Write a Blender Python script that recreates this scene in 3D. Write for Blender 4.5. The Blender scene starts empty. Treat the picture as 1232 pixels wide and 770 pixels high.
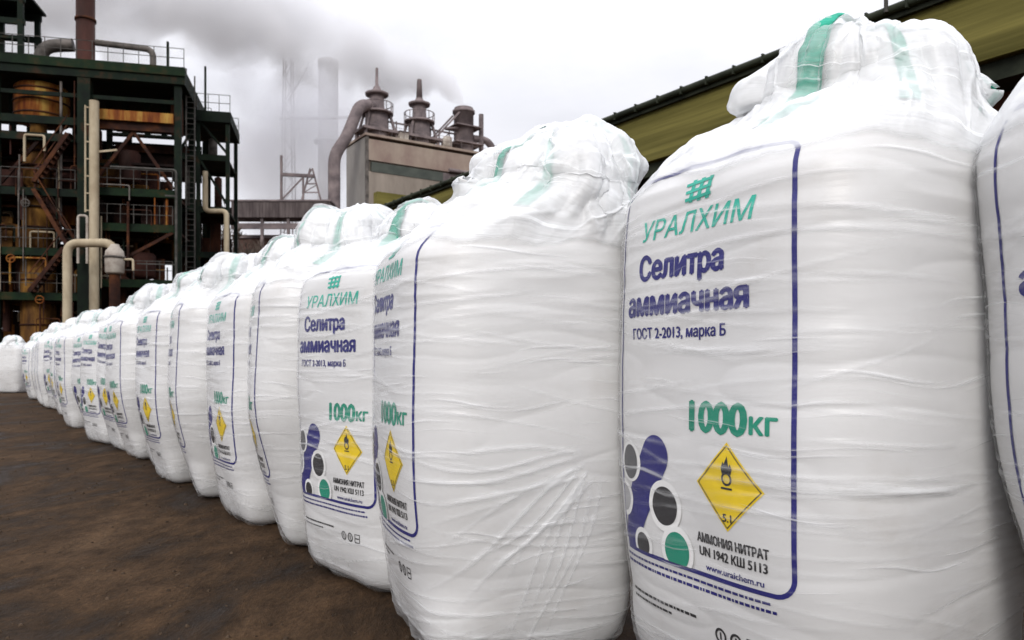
import bpy, bmesh, math, random
import numpy as np
from mathutils import Vector, Matrix
from mathutils.geometry import delaunay_2d_cdt

R = math.radians
scene = bpy.context.scene
COL = scene.collection

# ------------------------------------------------------------------ camera
cam_d = bpy.data.cameras.new('camera')
cam_d.sensor_width = 36.0
cam_d.lens = 27.0
cam_d.shift_y = 0.0414
cam_d.clip_start = 0.05
cam_d.clip_end = 3000
cam = bpy.data.objects.new('camera', cam_d)
cam.location = (0, 0, 1.03)
cam.rotation_euler = (R(90), 0, 0)
COL.objects.link(cam)
scene.camera = cam
cam_d.dof.use_dof = True
cam_d.dof.focus_distance = 2.6
cam_d.dof.aperture_fstop = 5.6

# ------------------------------------------------------------------ world / sun / exposure
SUN_EL, SUN_AZ = 33.0, 188.0           # azimuth the light comes from, clockwise from +Y
world = bpy.data.worlds.new('World')
scene.world = world
world.use_nodes = True
wt = world.node_tree
wt.nodes.clear()
wn = wt.nodes.new
w_out = wn('ShaderNodeOutputWorld')
w_bg = wn('ShaderNodeBackground')
w_bg.inputs['Strength'].default_value = 0.1
w_sky = wn('ShaderNodeTexSky')
w_sky.sky_type = 'NISHITA'
w_sky.sun_disc = False
w_sky.sun_elevation = R(SUN_EL)
w_sky.sun_rotation = R(SUN_AZ)
w_sky.air_density = 1.0
w_sky.dust_density = 3.0
w_tc = wn('ShaderNodeTexCoord')
w_sep = wn('ShaderNodeSeparateXYZ')
w_map = wn('ShaderNodeMapping')
w_map.inputs['Scale'].default_value = (1.0, 1.0, 2.4)
w_noise = wn('ShaderNodeTexNoise')
w_noise.inputs['Scale'].default_value = 2.6
w_noise.inputs['Detail'].default_value = 6
w_noise.inputs['Roughness'].default_value = 0.55
w_ramp = wn('ShaderNodeValToRGB')
w_ramp.color_ramp.elements[0].position = 0.34
w_ramp.color_ramp.elements[0].color = (7.4, 7.45, 8.0, 1)
w_ramp.color_ramp.elements[1].position = 0.60
w_ramp.color_ramp.elements[1].color = (8.7, 8.7, 9.2, 1)
w_mr = wn('ShaderNodeMapRange')        # overcast: brighter overhead
w_mr.inputs['From Min'].default_value = 0.30
w_mr.inputs['From Max'].default_value = 1.0
w_mr.inputs['To Min'].default_value = 1.0
w_mr.inputs['To Max'].default_value = 2.6
w_mul = wn('ShaderNodeVectorMath')
w_mul.operation = 'SCALE'
w_mix = wn('ShaderNodeMix')
w_mix.data_type = 'RGBA'
w_mix.inputs[0].default_value = 0.93
L = wt.links.new
L(w_tc.outputs['Generated'], w_map.inputs['Vector'])
L(w_map.outputs['Vector'], w_noise.inputs['Vector'])
L(w_noise.outputs['Fac'], w_ramp.inputs['Fac'])
L(w_tc.outputs['Generated'], w_sep.inputs['Vector'])
L(w_sep.outputs['Z'], w_mr.inputs['Value'])
L(w_ramp.outputs['Color'], w_mul.inputs[0])
L(w_mr.outputs['Result'], w_mul.inputs['Scale'])
L(w_sky.outputs['Color'], w_mix.inputs[6])
L(w_mul.outputs['Vector'], w_mix.inputs[7])
L(w_mix.outputs[2], w_bg.inputs['Color'])
L(w_bg.outputs['Background'], w_out.inputs['Surface'])

sun_d = bpy.data.lights.new('sun', 'SUN')
sun_d.energy = 1.4
sun_d.angle = R(18)
sun_d.color = (1.0, 0.965, 0.92)
sun = bpy.data.objects.new('sun', sun_d)
_az, _el = R(SUN_AZ), R(SUN_EL)
_from = Vector((math.sin(_az) * math.cos(_el), math.cos(_az) * math.cos(_el), math.sin(_el)))
sun.rotation_euler = _from.to_track_quat('Z', 'Y').to_euler()
sun.location = (0, -5, 30)
COL.objects.link(sun)

scene.view_settings.view_transform = 'Standard'
scene.view_settings.look = 'None'
scene.view_settings.exposure = 0.16
scene.view_settings.gamma = 1.0
scene.view_settings.use_curve_mapping = False
scene.render.engine = 'CYCLES'
cy = scene.cycles
cy.use_denoising = True
cy.max_bounces = 8
cy.transparent_max_bounces = 24
cy.volume_bounces = 4
cy.caustics_reflective = False
cy.caustics_refractive = False

# ------------------------------------------------------------------ helpers
F, HY, CX, CH = 924.0, 436.0, 616.0, 1.03


def wpos(px, py, Y):
    """photo pixel at depth Y -> world point"""
    return Vector(((px - CX) * Y / F, Y, CH + (HY - py) * Y / F))


def link(name, mesh, parent=None):
    o = bpy.data.objects.new(name, mesh)
    COL.objects.link(o)
    if parent is not None:
        o.parent = parent
    return o


def tag(o, label, cat, group=None):
    o['label'] = label
    o['category'] = cat
    if group:
        o['group'] = group
    return o


def thing(name, label, cat, loc=(0, 0, 0), rz=0.0, group=None):
    o = bpy.data.objects.new(name, None)
    COL.objects.link(o)
    o.location = loc
    o.rotation_euler = (0, 0, rz)
    return tag(o, label, cat, group)


class MB:
    """collects boxes, bars and tubes of one mesh"""

    def __init__(self):
        self.v, self.f, self.sm = [], [], []

    def add(self, vs, fs, smooth=False):
        n = len(self.v)
        self.v += [tuple(p) for p in vs]
        self.f += [tuple(i + n for i in q) for q in fs]
        self.sm += [smooth] * len(fs)
        return self

    def box(self, x0, x1, y0, y1, z0, z1):
        vs = [(x0, y0, z0), (x1, y0, z0), (x1, y1, z0), (x0, y1, z0), (x0, y0, z1), (x1, y0, z1), (x1, y1, z1), (x0, y1, z1)]
        fs = [(0, 3, 2, 1), (4, 5, 6, 7), (0, 1, 5, 4), (1, 2, 6, 5), (2, 3, 7, 6), (3, 0, 4, 7)]
        return self.add(vs, fs)

    def bar(self, a, b, w, h=None):
        """square bar from a to b"""
        a, b = Vector(a), Vector(b)
        h = h or w
        d = (b - a).normalized()
        up = Vector((0, 0, 1)) if abs(d.z) < 0.95 else Vector((0, 1, 0))
        s = d.cross(up).normalized() * (w / 2)
        u = s.cross(d).normalized() * (h / 2)
        vs = [a - s - u, a + s - u, a + s + u, a - s + u, b - s - u, b + s - u, b + s + u, b - s + u]
        fs = [(0, 1, 2, 3), (7, 6, 5, 4), (0, 4, 5, 1), (1, 5, 6, 2), (2, 6, 7, 3), (3, 7, 4, 0)]
        return self.add(vs, fs)

    def tube(self, pts, r, n=12, caps=True, bend=0.0):
        """round pipe through pts; inner corners rounded with radius bend; r may be a list"""
        pts = [Vector(p) for p in pts]
        rr = list(r) if isinstance(r, (list, tuple)) else None
        if bend > 0 and rr is None:
            q = [pts[0]]
            for i in range(1, len(pts) - 1):
                a, b, c = pts[i - 1], pts[i], pts[i + 1]
                d0, d1 = (a - b).normalized(), (c - b).normalized()
                p0, p1 = b + d0 * bend, b + d1 * bend
                for k in range(7):
                    t = k / 6
                    q.append(p0 * (1 - t) ** 2 + b * 2 * t * (1 - t) + p1 * t * t)
            q.append(pts[-1])
            pts = q
        if rr is None:
            rr = [r] * len(pts)
        vs, fs = [], []
        prev = None
        for i, p in enumerate(pts):
            a = pts[max(i - 1, 0)]
            b = pts[min(i + 1, len(pts) - 1)]
            d = (b - a)
            d = d.normalized() if d.length > 1e-9 else Vector((0, 0, 1))
            if prev is None:
                up = Vector((0, 0, 1)) if abs(d.z) < 0.9 else Vector((1, 0, 0))
                s = d.cross(up).normalized()
            else:
                s = (prev - d * prev.dot(d)).normalized()
            prev = s
            u = d.cross(s)
            for k in range(n):
                t = 2 * math.pi * k / n
                vs.append(p + (s * math.cos(t) + u * math.sin(t)) * rr[i])
        m = len(pts)
        for i in range(m - 1):
            for k in range(n):
                k2 = (k + 1) % n
                fs.append((i * n + k, i * n + k2, (i + 1) * n + k2, (i + 1) * n + k))
        self.add(vs, fs, True)
        if caps:
            self.add(vs[:n], [tuple(reversed(range(n)))])
            self.add(vs[-n:], [tuple(range(n))])
        return self

    def lathe(self, prof, n=24, c=(0, 0, 0)):
        pts = [Vector((c[0], c[1], c[2] + z)) for r, z in prof]
        vs, fs = [], []
        for (r, z) in prof:
            for k in range(n):
                t = 2 * math.pi * k / n
                vs.append((c[0] + r * math.cos(t), c[1] + r * math.sin(t), c[2] + z))
        for i in range(len(prof) - 1):
            for k in range(n):
                k2 = (k + 1) % n
                fs.append((i * n + k, i * n + k2, (i + 1) * n + k2, (i + 1) * n + k))
        self.add(vs, fs, True)
        self.add(vs[:n], [tuple(reversed(range(n)))])
        self.add(vs[-n:], [tuple(range(n))])
        return self

    def build(self, name, mat, parent=None):
        me = bpy.data.meshes.new(name)
        me.from_pydata(self.v, [], self.f)
        me.polygons.foreach_set('use_smooth', self.sm)
        me.materials.append(mat)
        me.update()
        return link(name, me, parent)


# ------------------------------------------------------------------ materials
def new_mat(name):
    m = bpy.data.materials.new(name)
    m.use_nodes = True
    nt = m.node_tree
    b = nt.nodes['Principled BSDF']
    return m, nt, b


def mottled(name, c0, c1, rough=0.7, scale=1.5, stretch=(1, 1, 1), c2=None, lo=0.35, hi=0.65, bump=0.15, metallic=0.0, detail=8):
    """a surface whose colour wanders between two or three tones"""
    m, nt, b = new_mat(name)
    n, l = nt.nodes.new, nt.links.new
    tc, mp, tx, rp = n('ShaderNodeTexCoord'), n('ShaderNodeMapping'), n('ShaderNodeTexNoise'), n('ShaderNodeValToRGB')
    mp.inputs['Scale'].default_value = stretch
    tx.inputs['Scale'].default_value = scale
    tx.inputs['Detail'].default_value = detail
    tx.inputs['Roughness'].default_value = 0.62
    e = rp.color_ramp.elements
    e[0].position, e[0].color = lo, (*c0, 1)
    e[1].position, e[1].color = hi, (*c1, 1)
    if c2:
        k = e.new((lo + hi) / 2)
        k.color = (*c2, 1)
    l(tc.outputs['Object'], mp.inputs['Vector'])
    l(mp.outputs['Vector'], tx.inputs['Vector'])
    l(tx.outputs['Fac'], rp.inputs['Fac'])
    l(rp.outputs['Color'], b.inputs['Base Color'])
    b.inputs['Roughness'].default_value = rough
    b.inputs['Metallic'].default_value = metallic
    b.inputs['Specular IOR Level'].default_value = 0.15
    if bump:
        bp = n('ShaderNodeBump')
        bp.inputs['Strength'].default_value = bump
        bp.inputs['Distance'].default_value = 0.05
        l(tx.outputs['Fac'], bp.inputs['Height'])
        l(bp.outputs['Normal'], b.inputs['Normal'])
    return m


M = {}
M['frame'] = mottled('dark green steel paint', (0.003, 0.006, 0.004), (0.045, 0.018, 0.008), 0.75, 1.1, c2=(0.005, 0.012, 0.006), lo=0.38, hi=0.72)
M['frame_rust'] = mottled('rusting brown steel', (0.012, 0.006, 0.005), (0.10, 0.035, 0.012), 0.8, 0.9, c2=(0.035, 0.013, 0.008))
M['deck'] = mottled('deck edge green', (0.003, 0.008, 0.004), (0.040, 0.024, 0.008), 0.75, 0.9, c2=(0.006, 0.018, 0.006), lo=0.38, hi=0.72)
M['dark_clad'] = mottled('dark stained cladding', (0.003, 0.002, 0.002), (0.065, 0.022, 0.011), 0.85, 0.55, (1, 1, 0.4), c2=(0.014, 0.007, 0.006))
M['rust_tank'] = mottled('orange rust on yellow tank', (0.09, 0.018, 0.006), (0.36, 0.22, 0.05), 0.75, 1.3, (1.6, 1.6, 0.22), c2=(0.20, 0.065, 0.012))
M['ochre'] = mottled('weathered ochre lagging', (0.03, 0.012, 0.005), (0.24, 0.12, 0.025), 0.75, 0.9, (1.5, 1.5, 0.4), c2=(0.11, 0.05, 0.012))
M['brick_red'] = mottled('red brown stack steel', (0.022, 0.010, 0.008), (0.06, 0.022, 0.016), 0.75, 0.8, (1, 1, 0.3))
M['pipe_grey'] = mottled('dull grey lagging', (0.05, 0.045, 0.04), (0.16, 0.14, 0.125), 0.55, 1.4, metallic=0.0)
M['cream'] = mottled('cream pipe paint', (0.30, 0.24, 0.16), (0.48, 0.41, 0.29), 0.6, 1.3, (1, 1, 0.5))
M['vessel_white'] = mottled('dirty white lagging', (0.24, 0.20, 0.17), (0.50, 0.46, 0.40), 0.6, 1.5)
M['rail'] = mottled('grey railing', (0.03, 0.03, 0.027), (0.09, 0.083, 0.075), 0.6, 2)
M['clad_tan'] = mottled('weathered tan wall', (0.17, 0.14, 0.115), (0.32, 0.275, 0.23), 0.85, 0.35, (1, 1, 0.3), c2=(0.25, 0.215, 0.18))
M['clad_grey'] = mottled('weathered grey wall', (0.23, 0.215, 0.20), (0.31, 0.295, 0.275), 0.85, 0.25, (1, 1, 0.5))
M['clad_pink'] = mottled('pinkish stained band', (0.23, 0.165, 0.14), (0.36, 0.30, 0.24), 0.85, 0.35, (1, 1, 0.6))
M['band_dark'] = mottled('dull green window band', (0.045, 0.052, 0.046), (0.085, 0.095, 0.08), 0.4, 0.5)
M['tower'] = mottled('haze-paled tower steel', (0.10, 0.082, 0.085), (0.24, 0.195, 0.19), 0.75, 0.7)  # far steelwork: distance haze is put into the colour as a paler tone
M['chimney'] = mottled('pale concrete chimney', (0.42, 0.40, 0.40), (0.55, 0.53, 0.53), 0.9, 0.2, (1, 1, 0.15))
M['gallery'] = mottled('grey brown gallery sheet', (0.07, 0.055, 0.055), (0.15, 0.125, 0.12), 0.8, 0.6, (3, 1, 0.5))
M['brick'] = mottled('brown brick', (0.10, 0.06, 0.05), (0.20, 0.12, 0.10), 0.9, 0.5)
M['olive'] = mottled('mossy olive sheet', (0.062, 0.055, 0.012), (0.19, 0.165, 0.045), 0.85, 0.8, (0.10, 0.3, 3.2), c2=(0.115, 0.10, 0.026))
M['gutter'] = mottled('dark gutter', (0.010, 0.013, 0.008), (0.035, 0.04, 0.025), 0.7, 1.3)
M['dark_red'] = mottled('dark red brown wall', (0.02, 0.012, 0.010), (0.10, 0.035, 0.022), 0.9, 0.5, (1, 0.4, 1))  # dark red-brown warehouse wall, tone varied by noise
M['bark'] = mottled('grey bark', (0.06, 0.045, 0.035), (0.14, 0.11, 0.09), 0.9, 2)


def plain(name, c, rough=0.5):
    m, nt, b = new_mat(name)
    b.inputs['Base Color'].default_value = (*c, 1)
    b.inputs['Roughness'].default_value = rough
    return m


def ink(name, c):
    """printing ink, slightly worn"""
    m = mottled(name, tuple(x * 0.85 for x in c), tuple(min(1, x * 1.1 + 0.006) for x in c), 0.5, 9, bump=0, lo=0.3, hi=0.72)
    m.node_tree.nodes['Principled BSDF'].inputs['Specular IOR Level'].default_value = 0.08
    return m


INK = [ink('ink navy', (0.010, 0.009, 0.15)), ink('ink green', (0.005, 0.24, 0.15)), ink('ink yellow', (0.80, 0.57, 0.008)),
       ink('ink black', (0.020, 0.018, 0.020)), plain('ink white', (0.80, 0.80, 0.79)), ink('ink grey', (0.10, 0.10, 0.105)), ink('ink dull grey', (0.42, 0.42, 0.43)),
       ink('ink logo green', (0.02, 0.42, 0.31))]

# woven bag cloth
mb_, nt, b = new_mat('white woven bag cloth')
n, l = nt.nodes.new, nt.links.new
uv = n('ShaderNodeUVMap')
mp = n('ShaderNodeMapping')
mp.inputs['Scale'].default_value = (3.0, 9.0, 1)
tx = n('ShaderNodeTexNoise')
tx.inputs['Scale'].default_value = 1.0
tx.inputs['Detail'].default_value = 7
rp = n('ShaderNodeValToRGB')
rp.color_ramp.elements[0].position, rp.color_ramp.elements[0].color = 0.25, (0.63, 0.628, 0.622, 1)
rp.color_ramp.elements[1].position, rp.color_ramp.elements[1].color = 0.7, (0.70, 0.698, 0.692, 1)
l(uv.outputs['UV'], mp.inputs['Vector'])
l(mp.outputs['Vector'], tx.inputs['Vector'])
l(tx.outputs['Fac'], rp.inputs['Fac'])
sc_ = n('ShaderNodeTexNoise')
sc_.inputs['Scale'].default_value = 2.2
sc_.inputs['Detail'].default_value = 8
sc_.inputs['Roughness'].default_value = 0.7
tco = n('ShaderNodeTexCoord')
l(tco.outputs['Object'], sc_.inputs['Vector'])
scr = n('ShaderNodeMapRange')
scr.inputs['From Min'].default_value = 0.56
scr.inputs['From Max'].default_value = 0.78
scr.inputs['To Max'].default_value = 0.30
l(sc_.outputs['Fac'], scr.inputs['Value'])
dm_ = n('ShaderNodeMix')
dm_.data_type = 'RGBA'
l(scr.outputs[0], dm_.inputs[0])
l(rp.outputs['Color'], dm_.inputs[6])
dm_.inputs[7].default_value = (0.40, 0.35, 0.29, 1)
l(dm_.outputs[2], b.inputs['Base Color'])
b.inputs['Roughness'].default_value = 0.55
b.inputs['Subsurface Weight'].default_value = 0.0
wv = n('ShaderNodeTexNoise')
mp2 = n('ShaderNodeMapping')
mp2.inputs['Scale'].default_value = (60, 220, 1)
l(uv.outputs['UV'], mp2.inputs['Vector'])
l(mp2.outputs['Vector'], wv.inputs['Vector'])
bp = n('ShaderNodeBump')
bp.inputs['Strength'].default_value = 0.12
bp.inputs['Distance'].default_value = 0.01
l(wv.outputs['Fac'], bp.inputs['Height'])
l(bp.outputs['Normal'], b.inputs['Normal'])
M['bag'] = mb_


def film_material():
    """clear stretch film; whiter where it is bunched up (attribute 'bunch') and along taut streaks"""
    m = bpy.data.materials.new('stretch film')
    m.use_nodes = True
    nt = m.node_tree
    nt.nodes.clear()
    n, l = nt.nodes.new, nt.links.new
    out = n('ShaderNodeOutputMaterial')
    uv = n('ShaderNodeUVMap')
    at = n('ShaderNodeAttribute')
    at.attribute_name = 'bunch'
    # warp so the streaks sag and fan out a little
    low = n('ShaderNodeTexNoise')
    low.inputs['Scale'].default_value = 1.3
    low.inputs['Detail'].default_value = 2
    l(uv.outputs['UV'], low.inputs['Vector'])
    sub = n('ShaderNodeVectorMath')
    sub.operation = 'MULTIPLY_ADD'
    sub.inputs[1].default_value = (0.0, 0.30, 0)
    l(low.outputs['Color'], sub.inputs[0])
    l(uv.outputs['UV'], sub.inputs[2])

    def streak(sx, sy, lo, hi, rot):
        mp = n('ShaderNodeMapping')
        mp.inputs['Rotation'].default_value = (0, 0, R(rot))
        mp.inputs['Scale'].default_value = (sx, sy, 1)
        l(sub.outputs[0], mp.inputs['Vector'])
        t = n('ShaderNodeTexNoise')
        t.inputs['Scale'].default_value = 1
        t.inputs['Detail'].default_value = 2
        t.inputs['Roughness'].default_value = 0.6
        l(mp.outputs['Vector'], t.inputs['Vector'])
        mr = n('ShaderNodeMapRange')
        mr.interpolation_type = 'SMOOTHSTEP'
        mr.inputs['From Min'].default_value = lo
        mr.inputs['From Max'].default_value = hi
        l(t.outputs['Fac'], mr.inputs['Value'])
        return t, mr
    t1, s1 = streak(1.5, 62, 0.63, 0.76, 2)
    t2, s2 = streak(1.2, 36, 0.64, 0.78, -5)
    ad = n('ShaderNodeMath')
    ad.operation = 'MAXIMUM'
    l(s1.outputs[0], ad.inputs[0])
    l(s2.outputs[0], ad.inputs[1])
    # crumple of the bunched film
    cr = n('ShaderNodeTexNoise')
    cr.inputs['Scale'].default_value = 4.5
    cr.inputs['Detail'].default_value = 3
    cr.inputs['Roughness'].default_value = 0.6
    cr.inputs['Distortion'].default_value = 0.6
    tc = n('ShaderNodeTexCoord')
    l(tc.outputs['Object'], cr.inputs['Vector'])
    crm = n('ShaderNodeMapRange')
    crm.inputs['From Min'].default_value = 0.35
    crm.inputs['From Max'].default_value = 0.65
    crm.inputs['To Min'].default_value = 0.62
    crm.inputs['To Max'].default_value = 1.1
    l(cr.outputs['Fac'], crm.inputs['Value'])
    # cover = bunch*crumple + streak*0.4 + 0.07
    mu = n('ShaderNodeMath')
    mu.operation = 'MULTIPLY'
    l(at.outputs['Fac'], mu.inputs[0])
    l(crm.outputs[0], mu.inputs[1])
    ma = n('ShaderNodeMath')
    ma.operation = 'MULTIPLY_ADD'
    l(ad.outputs[0], ma.inputs[0])
    ma.inputs[1].default_value = 0.55
    l(mu.outputs[0], ma.inputs[2])
    ma2 = n('ShaderNodeMath')
    ma2.operation = 'ADD'
    ma2.use_clamp = True
    l(ma.outputs[0], ma2.inputs[0])
    ma2.inputs[1].default_value = 0.02
    # bump
    hb = n('ShaderNodeMath')
    hb.operation = 'ADD'
    l(t1.outputs['Fac'], hb.inputs[0])
    l(t2.outputs['Fac'], hb.inputs[1])
    bp = n('ShaderNodeBump')
    bp.inputs['Strength'].default_value = 0.28
    bp.inputs['Distance'].default_value = 0.010
    l(hb.outputs[0], bp.inputs['Height'])
    bp2 = n('ShaderNodeBump')
    bp2.inputs['Distance'].default_value = 0.022
    l(at.outputs['Fac'], bp2.inputs['Strength'])
    l(cr.outputs['Fac'], bp2.inputs['Height'])
    l(bp.outputs['Normal'], bp2.inputs['Normal'])
    dif = n('ShaderNodeBsdfDiffuse')
    dif.inputs['Color'].default_value = (0.91, 0.925, 0.935, 1)
    tra = n('ShaderNodeBsdfTranslucent')
    tra.inputs['Color'].default_value = (0.92, 0.935, 0.945, 1)
    glo = n('ShaderNodeBsdfGlossy')
    glo.inputs['Roughness'].default_value = 0.34
    glo.inputs['Color'].default_value = (0.9, 0.9, 0.9, 1)
    trn = n('ShaderNodeBsdfTransparent')
    for s in (dif, tra, glo):
        l(bp2.outputs['Normal'], s.inputs['Normal'])
    m1 = n('ShaderNodeMixShader')
    m1.inputs[0].default_value = 0.22
    l(dif.outputs[0], m1.inputs[1])
    l(tra.outputs[0], m1.inputs[2])
    m2 = n('ShaderNodeMixShader')
    l(ma2.outputs[0], m2.inputs[0])
    l(trn.outputs[0], m2.inputs[1])
    l(m1.outputs[0], m2.inputs[2])
    lw = n('ShaderNodeLayerWeight')          # sheen at grazing angles, the same from both sides of the thin film
    l(bp2.outputs['Normal'], lw.inputs['Normal'])
    pw = n('ShaderNodeMath')
    pw.operation = 'POWER'
    pw.inputs[1].default_value = 4.0
    l(lw.outputs['Facing'], pw.inputs[0])
    fr = n('ShaderNodeMath')
    fr.operation = 'MULTIPLY_ADD'
    fr.inputs[1].default_value = 0.35
    fr.inputs[2].default_value = 0.022
    l(pw.outputs[0], fr.inputs[0])
    m3 = n('ShaderNodeMixShader')
    l(fr.outputs[0], m3.inputs[0])
    l(m2.outputs[0], m3.inputs[1])
    l(glo.outputs[0], m3.inputs[2])
    l(m3.outputs[0], out.inputs['Surface'])
    return m


M['film'] = film_material()
M['loop'] = mottled('green webbing', (0.01, 0.22, 0.14), (0.03, 0.38, 0.26), 0.7, 12, (1, 1, 5), bump=0.2)

# ground: brown damp hardstanding, blotched, gritty, with cracks
mg, nt, b = new_mat('damp brown yard')
n, l = nt.nodes.new, nt.links.new
tc = n('ShaderNodeTexCoord')
mp = n('ShaderNodeMapping')
mp.inputs['Scale'].default_value = (1.5, 0.75, 1)
mp.inputs['Rotation'].default_value = (0, 0, R(-20))
l(tc.outputs['Object'], mp.inputs['Vector'])


def g_noise(sc, det, ro, dist=0.0):
    t = n('ShaderNodeTexNoise')
    t.inputs['Scale'].default_value = sc
    t.inputs['Detail'].default_value = det
    t.inputs['Roughness'].default_value = ro
    t.inputs['Distortion'].default_value = dist
    l(mp.outputs['Vector'], t.inputs['Vector'])
    return t.outputs['Fac']


def g_ramp(src, stops):
    r_ = n('ShaderNodeValToRGB')
    e = r_.color_ramp.elements
    e[0].position, e[0].color = stops[0][0], (*stops[0][1], 1)
    e[1].position, e[1].color = stops[-1][0], (*stops[-1][1], 1)
    for p_, c_ in stops[1:-1]:
        e.new(p_).color = (*c_, 1)
    l(src, r_.inputs['Fac'])
    return r_.outputs['Color']


def g_mul(a, c):
    mx = n('ShaderNodeMix')
    mx.data_type = 'RGBA'
    mx.blend_type = 'MULTIPLY'
    mx.inputs[0].default_value = 1
    l(a, mx.inputs[6])
    l(c, mx.inputs[7])
    return mx.outputs[2]


big = g_noise(0.75, 10, 0.66, 0.6)
midn = g_noise(4.5, 8, 0.7, 0.3)
fine = g_noise(38, 6, 0.75)
col_ = g_ramp(big, [(0.33, (0.013, 0.0085, 0.0065)), (0.46, (0.031, 0.0185, 0.0100)), (0.56, (0.057, 0.034, 0.0185)), (0.72, (0.082, 0.051, 0.029))])
col_ = g_mul(col_, g_ramp(midn, [(0.30, (0.45, 0.44, 0.44)), (0.50, (1.0, 1.0, 1.0)), (0.72, (1.5, 1.45, 1.38))]))
col_ = g_mul(col_, g_ramp(fine, [(0.30, (0.58, 0.57, 0.56)), (0.52, (1.0, 1.0, 1.0)), (0.72, (1.42, 1.40, 1.36))]))
l(col_, b.inputs['Base Color'])
rr = n('ShaderNodeMapRange')
rr.inputs['From Min'].default_value = 0.36
rr.inputs['From Max'].default_value = 0.52
rr.inputs['To Min'].default_value = 0.40
rr.inputs['To Max'].default_value = 0.92
l(big, rr.inputs['Value'])
l(rr.outputs[0], b.inputs['Roughness'])
b.inputs['Specular IOR Level'].default_value = 0.09
ad = n('ShaderNodeMath')
ad.operation = 'MULTIPLY_ADD'
ad.inputs[1].default_value = 0.22
l(fine, ad.inputs[0])
l(midn, ad.inputs[2])
bp = n('ShaderNodeBump')
bp.inputs['Strength'].default_value = 0.8
bp.inputs['Distance'].default_value = 0.05
l(ad.outputs[0], bp.inputs['Height'])
l(bp.outputs['Normal'], b.inputs['Normal'])
M['ground'] = mg
M['stone'] = mottled('brown grit', (0.02, 0.013, 0.008), (0.085, 0.058, 0.038), 0.9, 7)

# ------------------------------------------------------------------ setting: ground
g = MB().add([(-900, -300, 0), (900, -300, 0), (900, 1500, 0), (-900, 1500, 0)], [(0, 1, 2, 3)]).build('ground', M['ground'])
g['kind'] = 'structure'

# loose grit on the yard
rg = random.Random(8)
m = MB()
for k in range(1000):
    y = 2.2 + 14 * rg.random() ** 1.6
    x = -0.66 * y + rg.uniform(-.2, 1) * y * .55
    r_ = rg.choice([.004, .005, .006, .008, .012]) * (1 if y < 5 else 1.4)
    a = rg.uniform(0, 6.28)
    vs = []
    for q in range(5):
        t = a + q * 1.2566
        rr_ = r_ * rg.uniform(.6, 1.2)
        vs.append((x + rr_ * math.cos(t), y + rr_ * math.sin(t), 0.0005))
    for q in range(5):
        vs.append((x + (vs[q][0] - x) * .55, y + (vs[q][1] - y) * .55, r_ * rg.uniform(.5, .95)))
    m.add(vs, [(q, (q + 1) % 5, 5 + (q + 1) % 5, 5 + q) for q in range(5)] + [(5, 6, 7, 8, 9)])
g = m.build('gravel', M['stone'])
g['kind'] = 'stuff'

# ------------------------------------------------------------------ warehouse alongside the row
WD = 124.6                                             # its long axis runs parallel to the row of bags
wh = thing('warehouse', 'long olive-edged warehouse roof running behind the bags', 'warehouse', (11.52, 7.95, 0), R(WD))
m = MB()
m.add([(-22, .25, 6.05), (33, .25, 6.05), (33, 0, 7.45), (-22, 0, 7.45), (-22, .05, 6.05), (33, .05, 6.05), (33, -.2, 7.45), (-22, -.2, 7.45)],
      [(0, 3, 2, 1), (4, 5, 6, 7), (0, 1, 5, 4), (1, 2, 6, 5), (2, 3, 7, 6), (3, 0, 4, 7)])
m.build('fascia', M['olive'], wh)
m = MB()
for q, dz in ((.262, 0),):         # long laps of the fascia boards
    m.box(-22, 33, q - .02, q + .012, 6.06 + dz, 6.12 + dz)
m.build('fascia_lap', M['olive'], wh)
m = MB()
m.add([(-22.1, .12, 7.5), (33.1, .12, 7.5), (33.1, -9, 9.3), (-22.1, -9, 9.3), (-22.1, .12, 7.38), (33.1, .12, 7.38), (33.1, -9, 9.18), (-22.1, -9, 9.18)],
      [(0, 3, 2, 1), (4, 5, 6, 7), (0, 1, 5, 4), (1, 2, 6, 5), (2, 3, 7, 6), (3, 0, 4, 7)])
m.build('roof', M['gutter'], wh)
m = MB()
m.tube([(-22.1, .16, 7.55), (33.1, .16, 7.55)], .085, 10)
for k in range(70):
    m.box(-21.5 + k * .78, -21.46 + k * .78, .1, .25, 7.45, 7.645)
m.build('gutter', M['gutter'], wh)
MB().box(-22, 33, -.95, -.65, 0, 6.3).build('wall', M['dark_red'], wh)
MB().box(-22, 33, -.6, .12, 5.72, 6.04).build('lintel', M['gutter'], wh)
for k in range(10):
    x = -20 + k * 5.8
    MB().box(x, x + .35, -.64, -.3, 0, 5.7).build('post', M['frame_rust'], wh)
MB().box(32.6, 33, -9, -.96, 0, 8.9).build('end_wall', M['olive'], wh)
p = wpos(1066, 30, 14.2)
rod = MB().tube([(0, 0, 0), (0, 0, 3.2)], .04, 8).tube([(0, 0, 3.2), (0, 0, 4.4)], .02, 6).build('lightning_rod', M['rail'])
rod.location = (p.x, p.y, 7.5)
tag(rod, 'thin grey lightning rod standing on the warehouse roof edge', 'lightning rod')
p = wpos(1124, 8, 13.5)
rv = thing('roof_vent', 'small dark green vent box on the warehouse roof edge', 'vent', (p.x, p.y, 7.5), R(WD))
MB().box(-.16, .16, -.35, .02, 0, .5).build('vent_box', M['frame'], rv)
MB().box(-.22, .22, -.41, .08, .503, .56).build('cap', M['deck'], rv)

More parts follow.
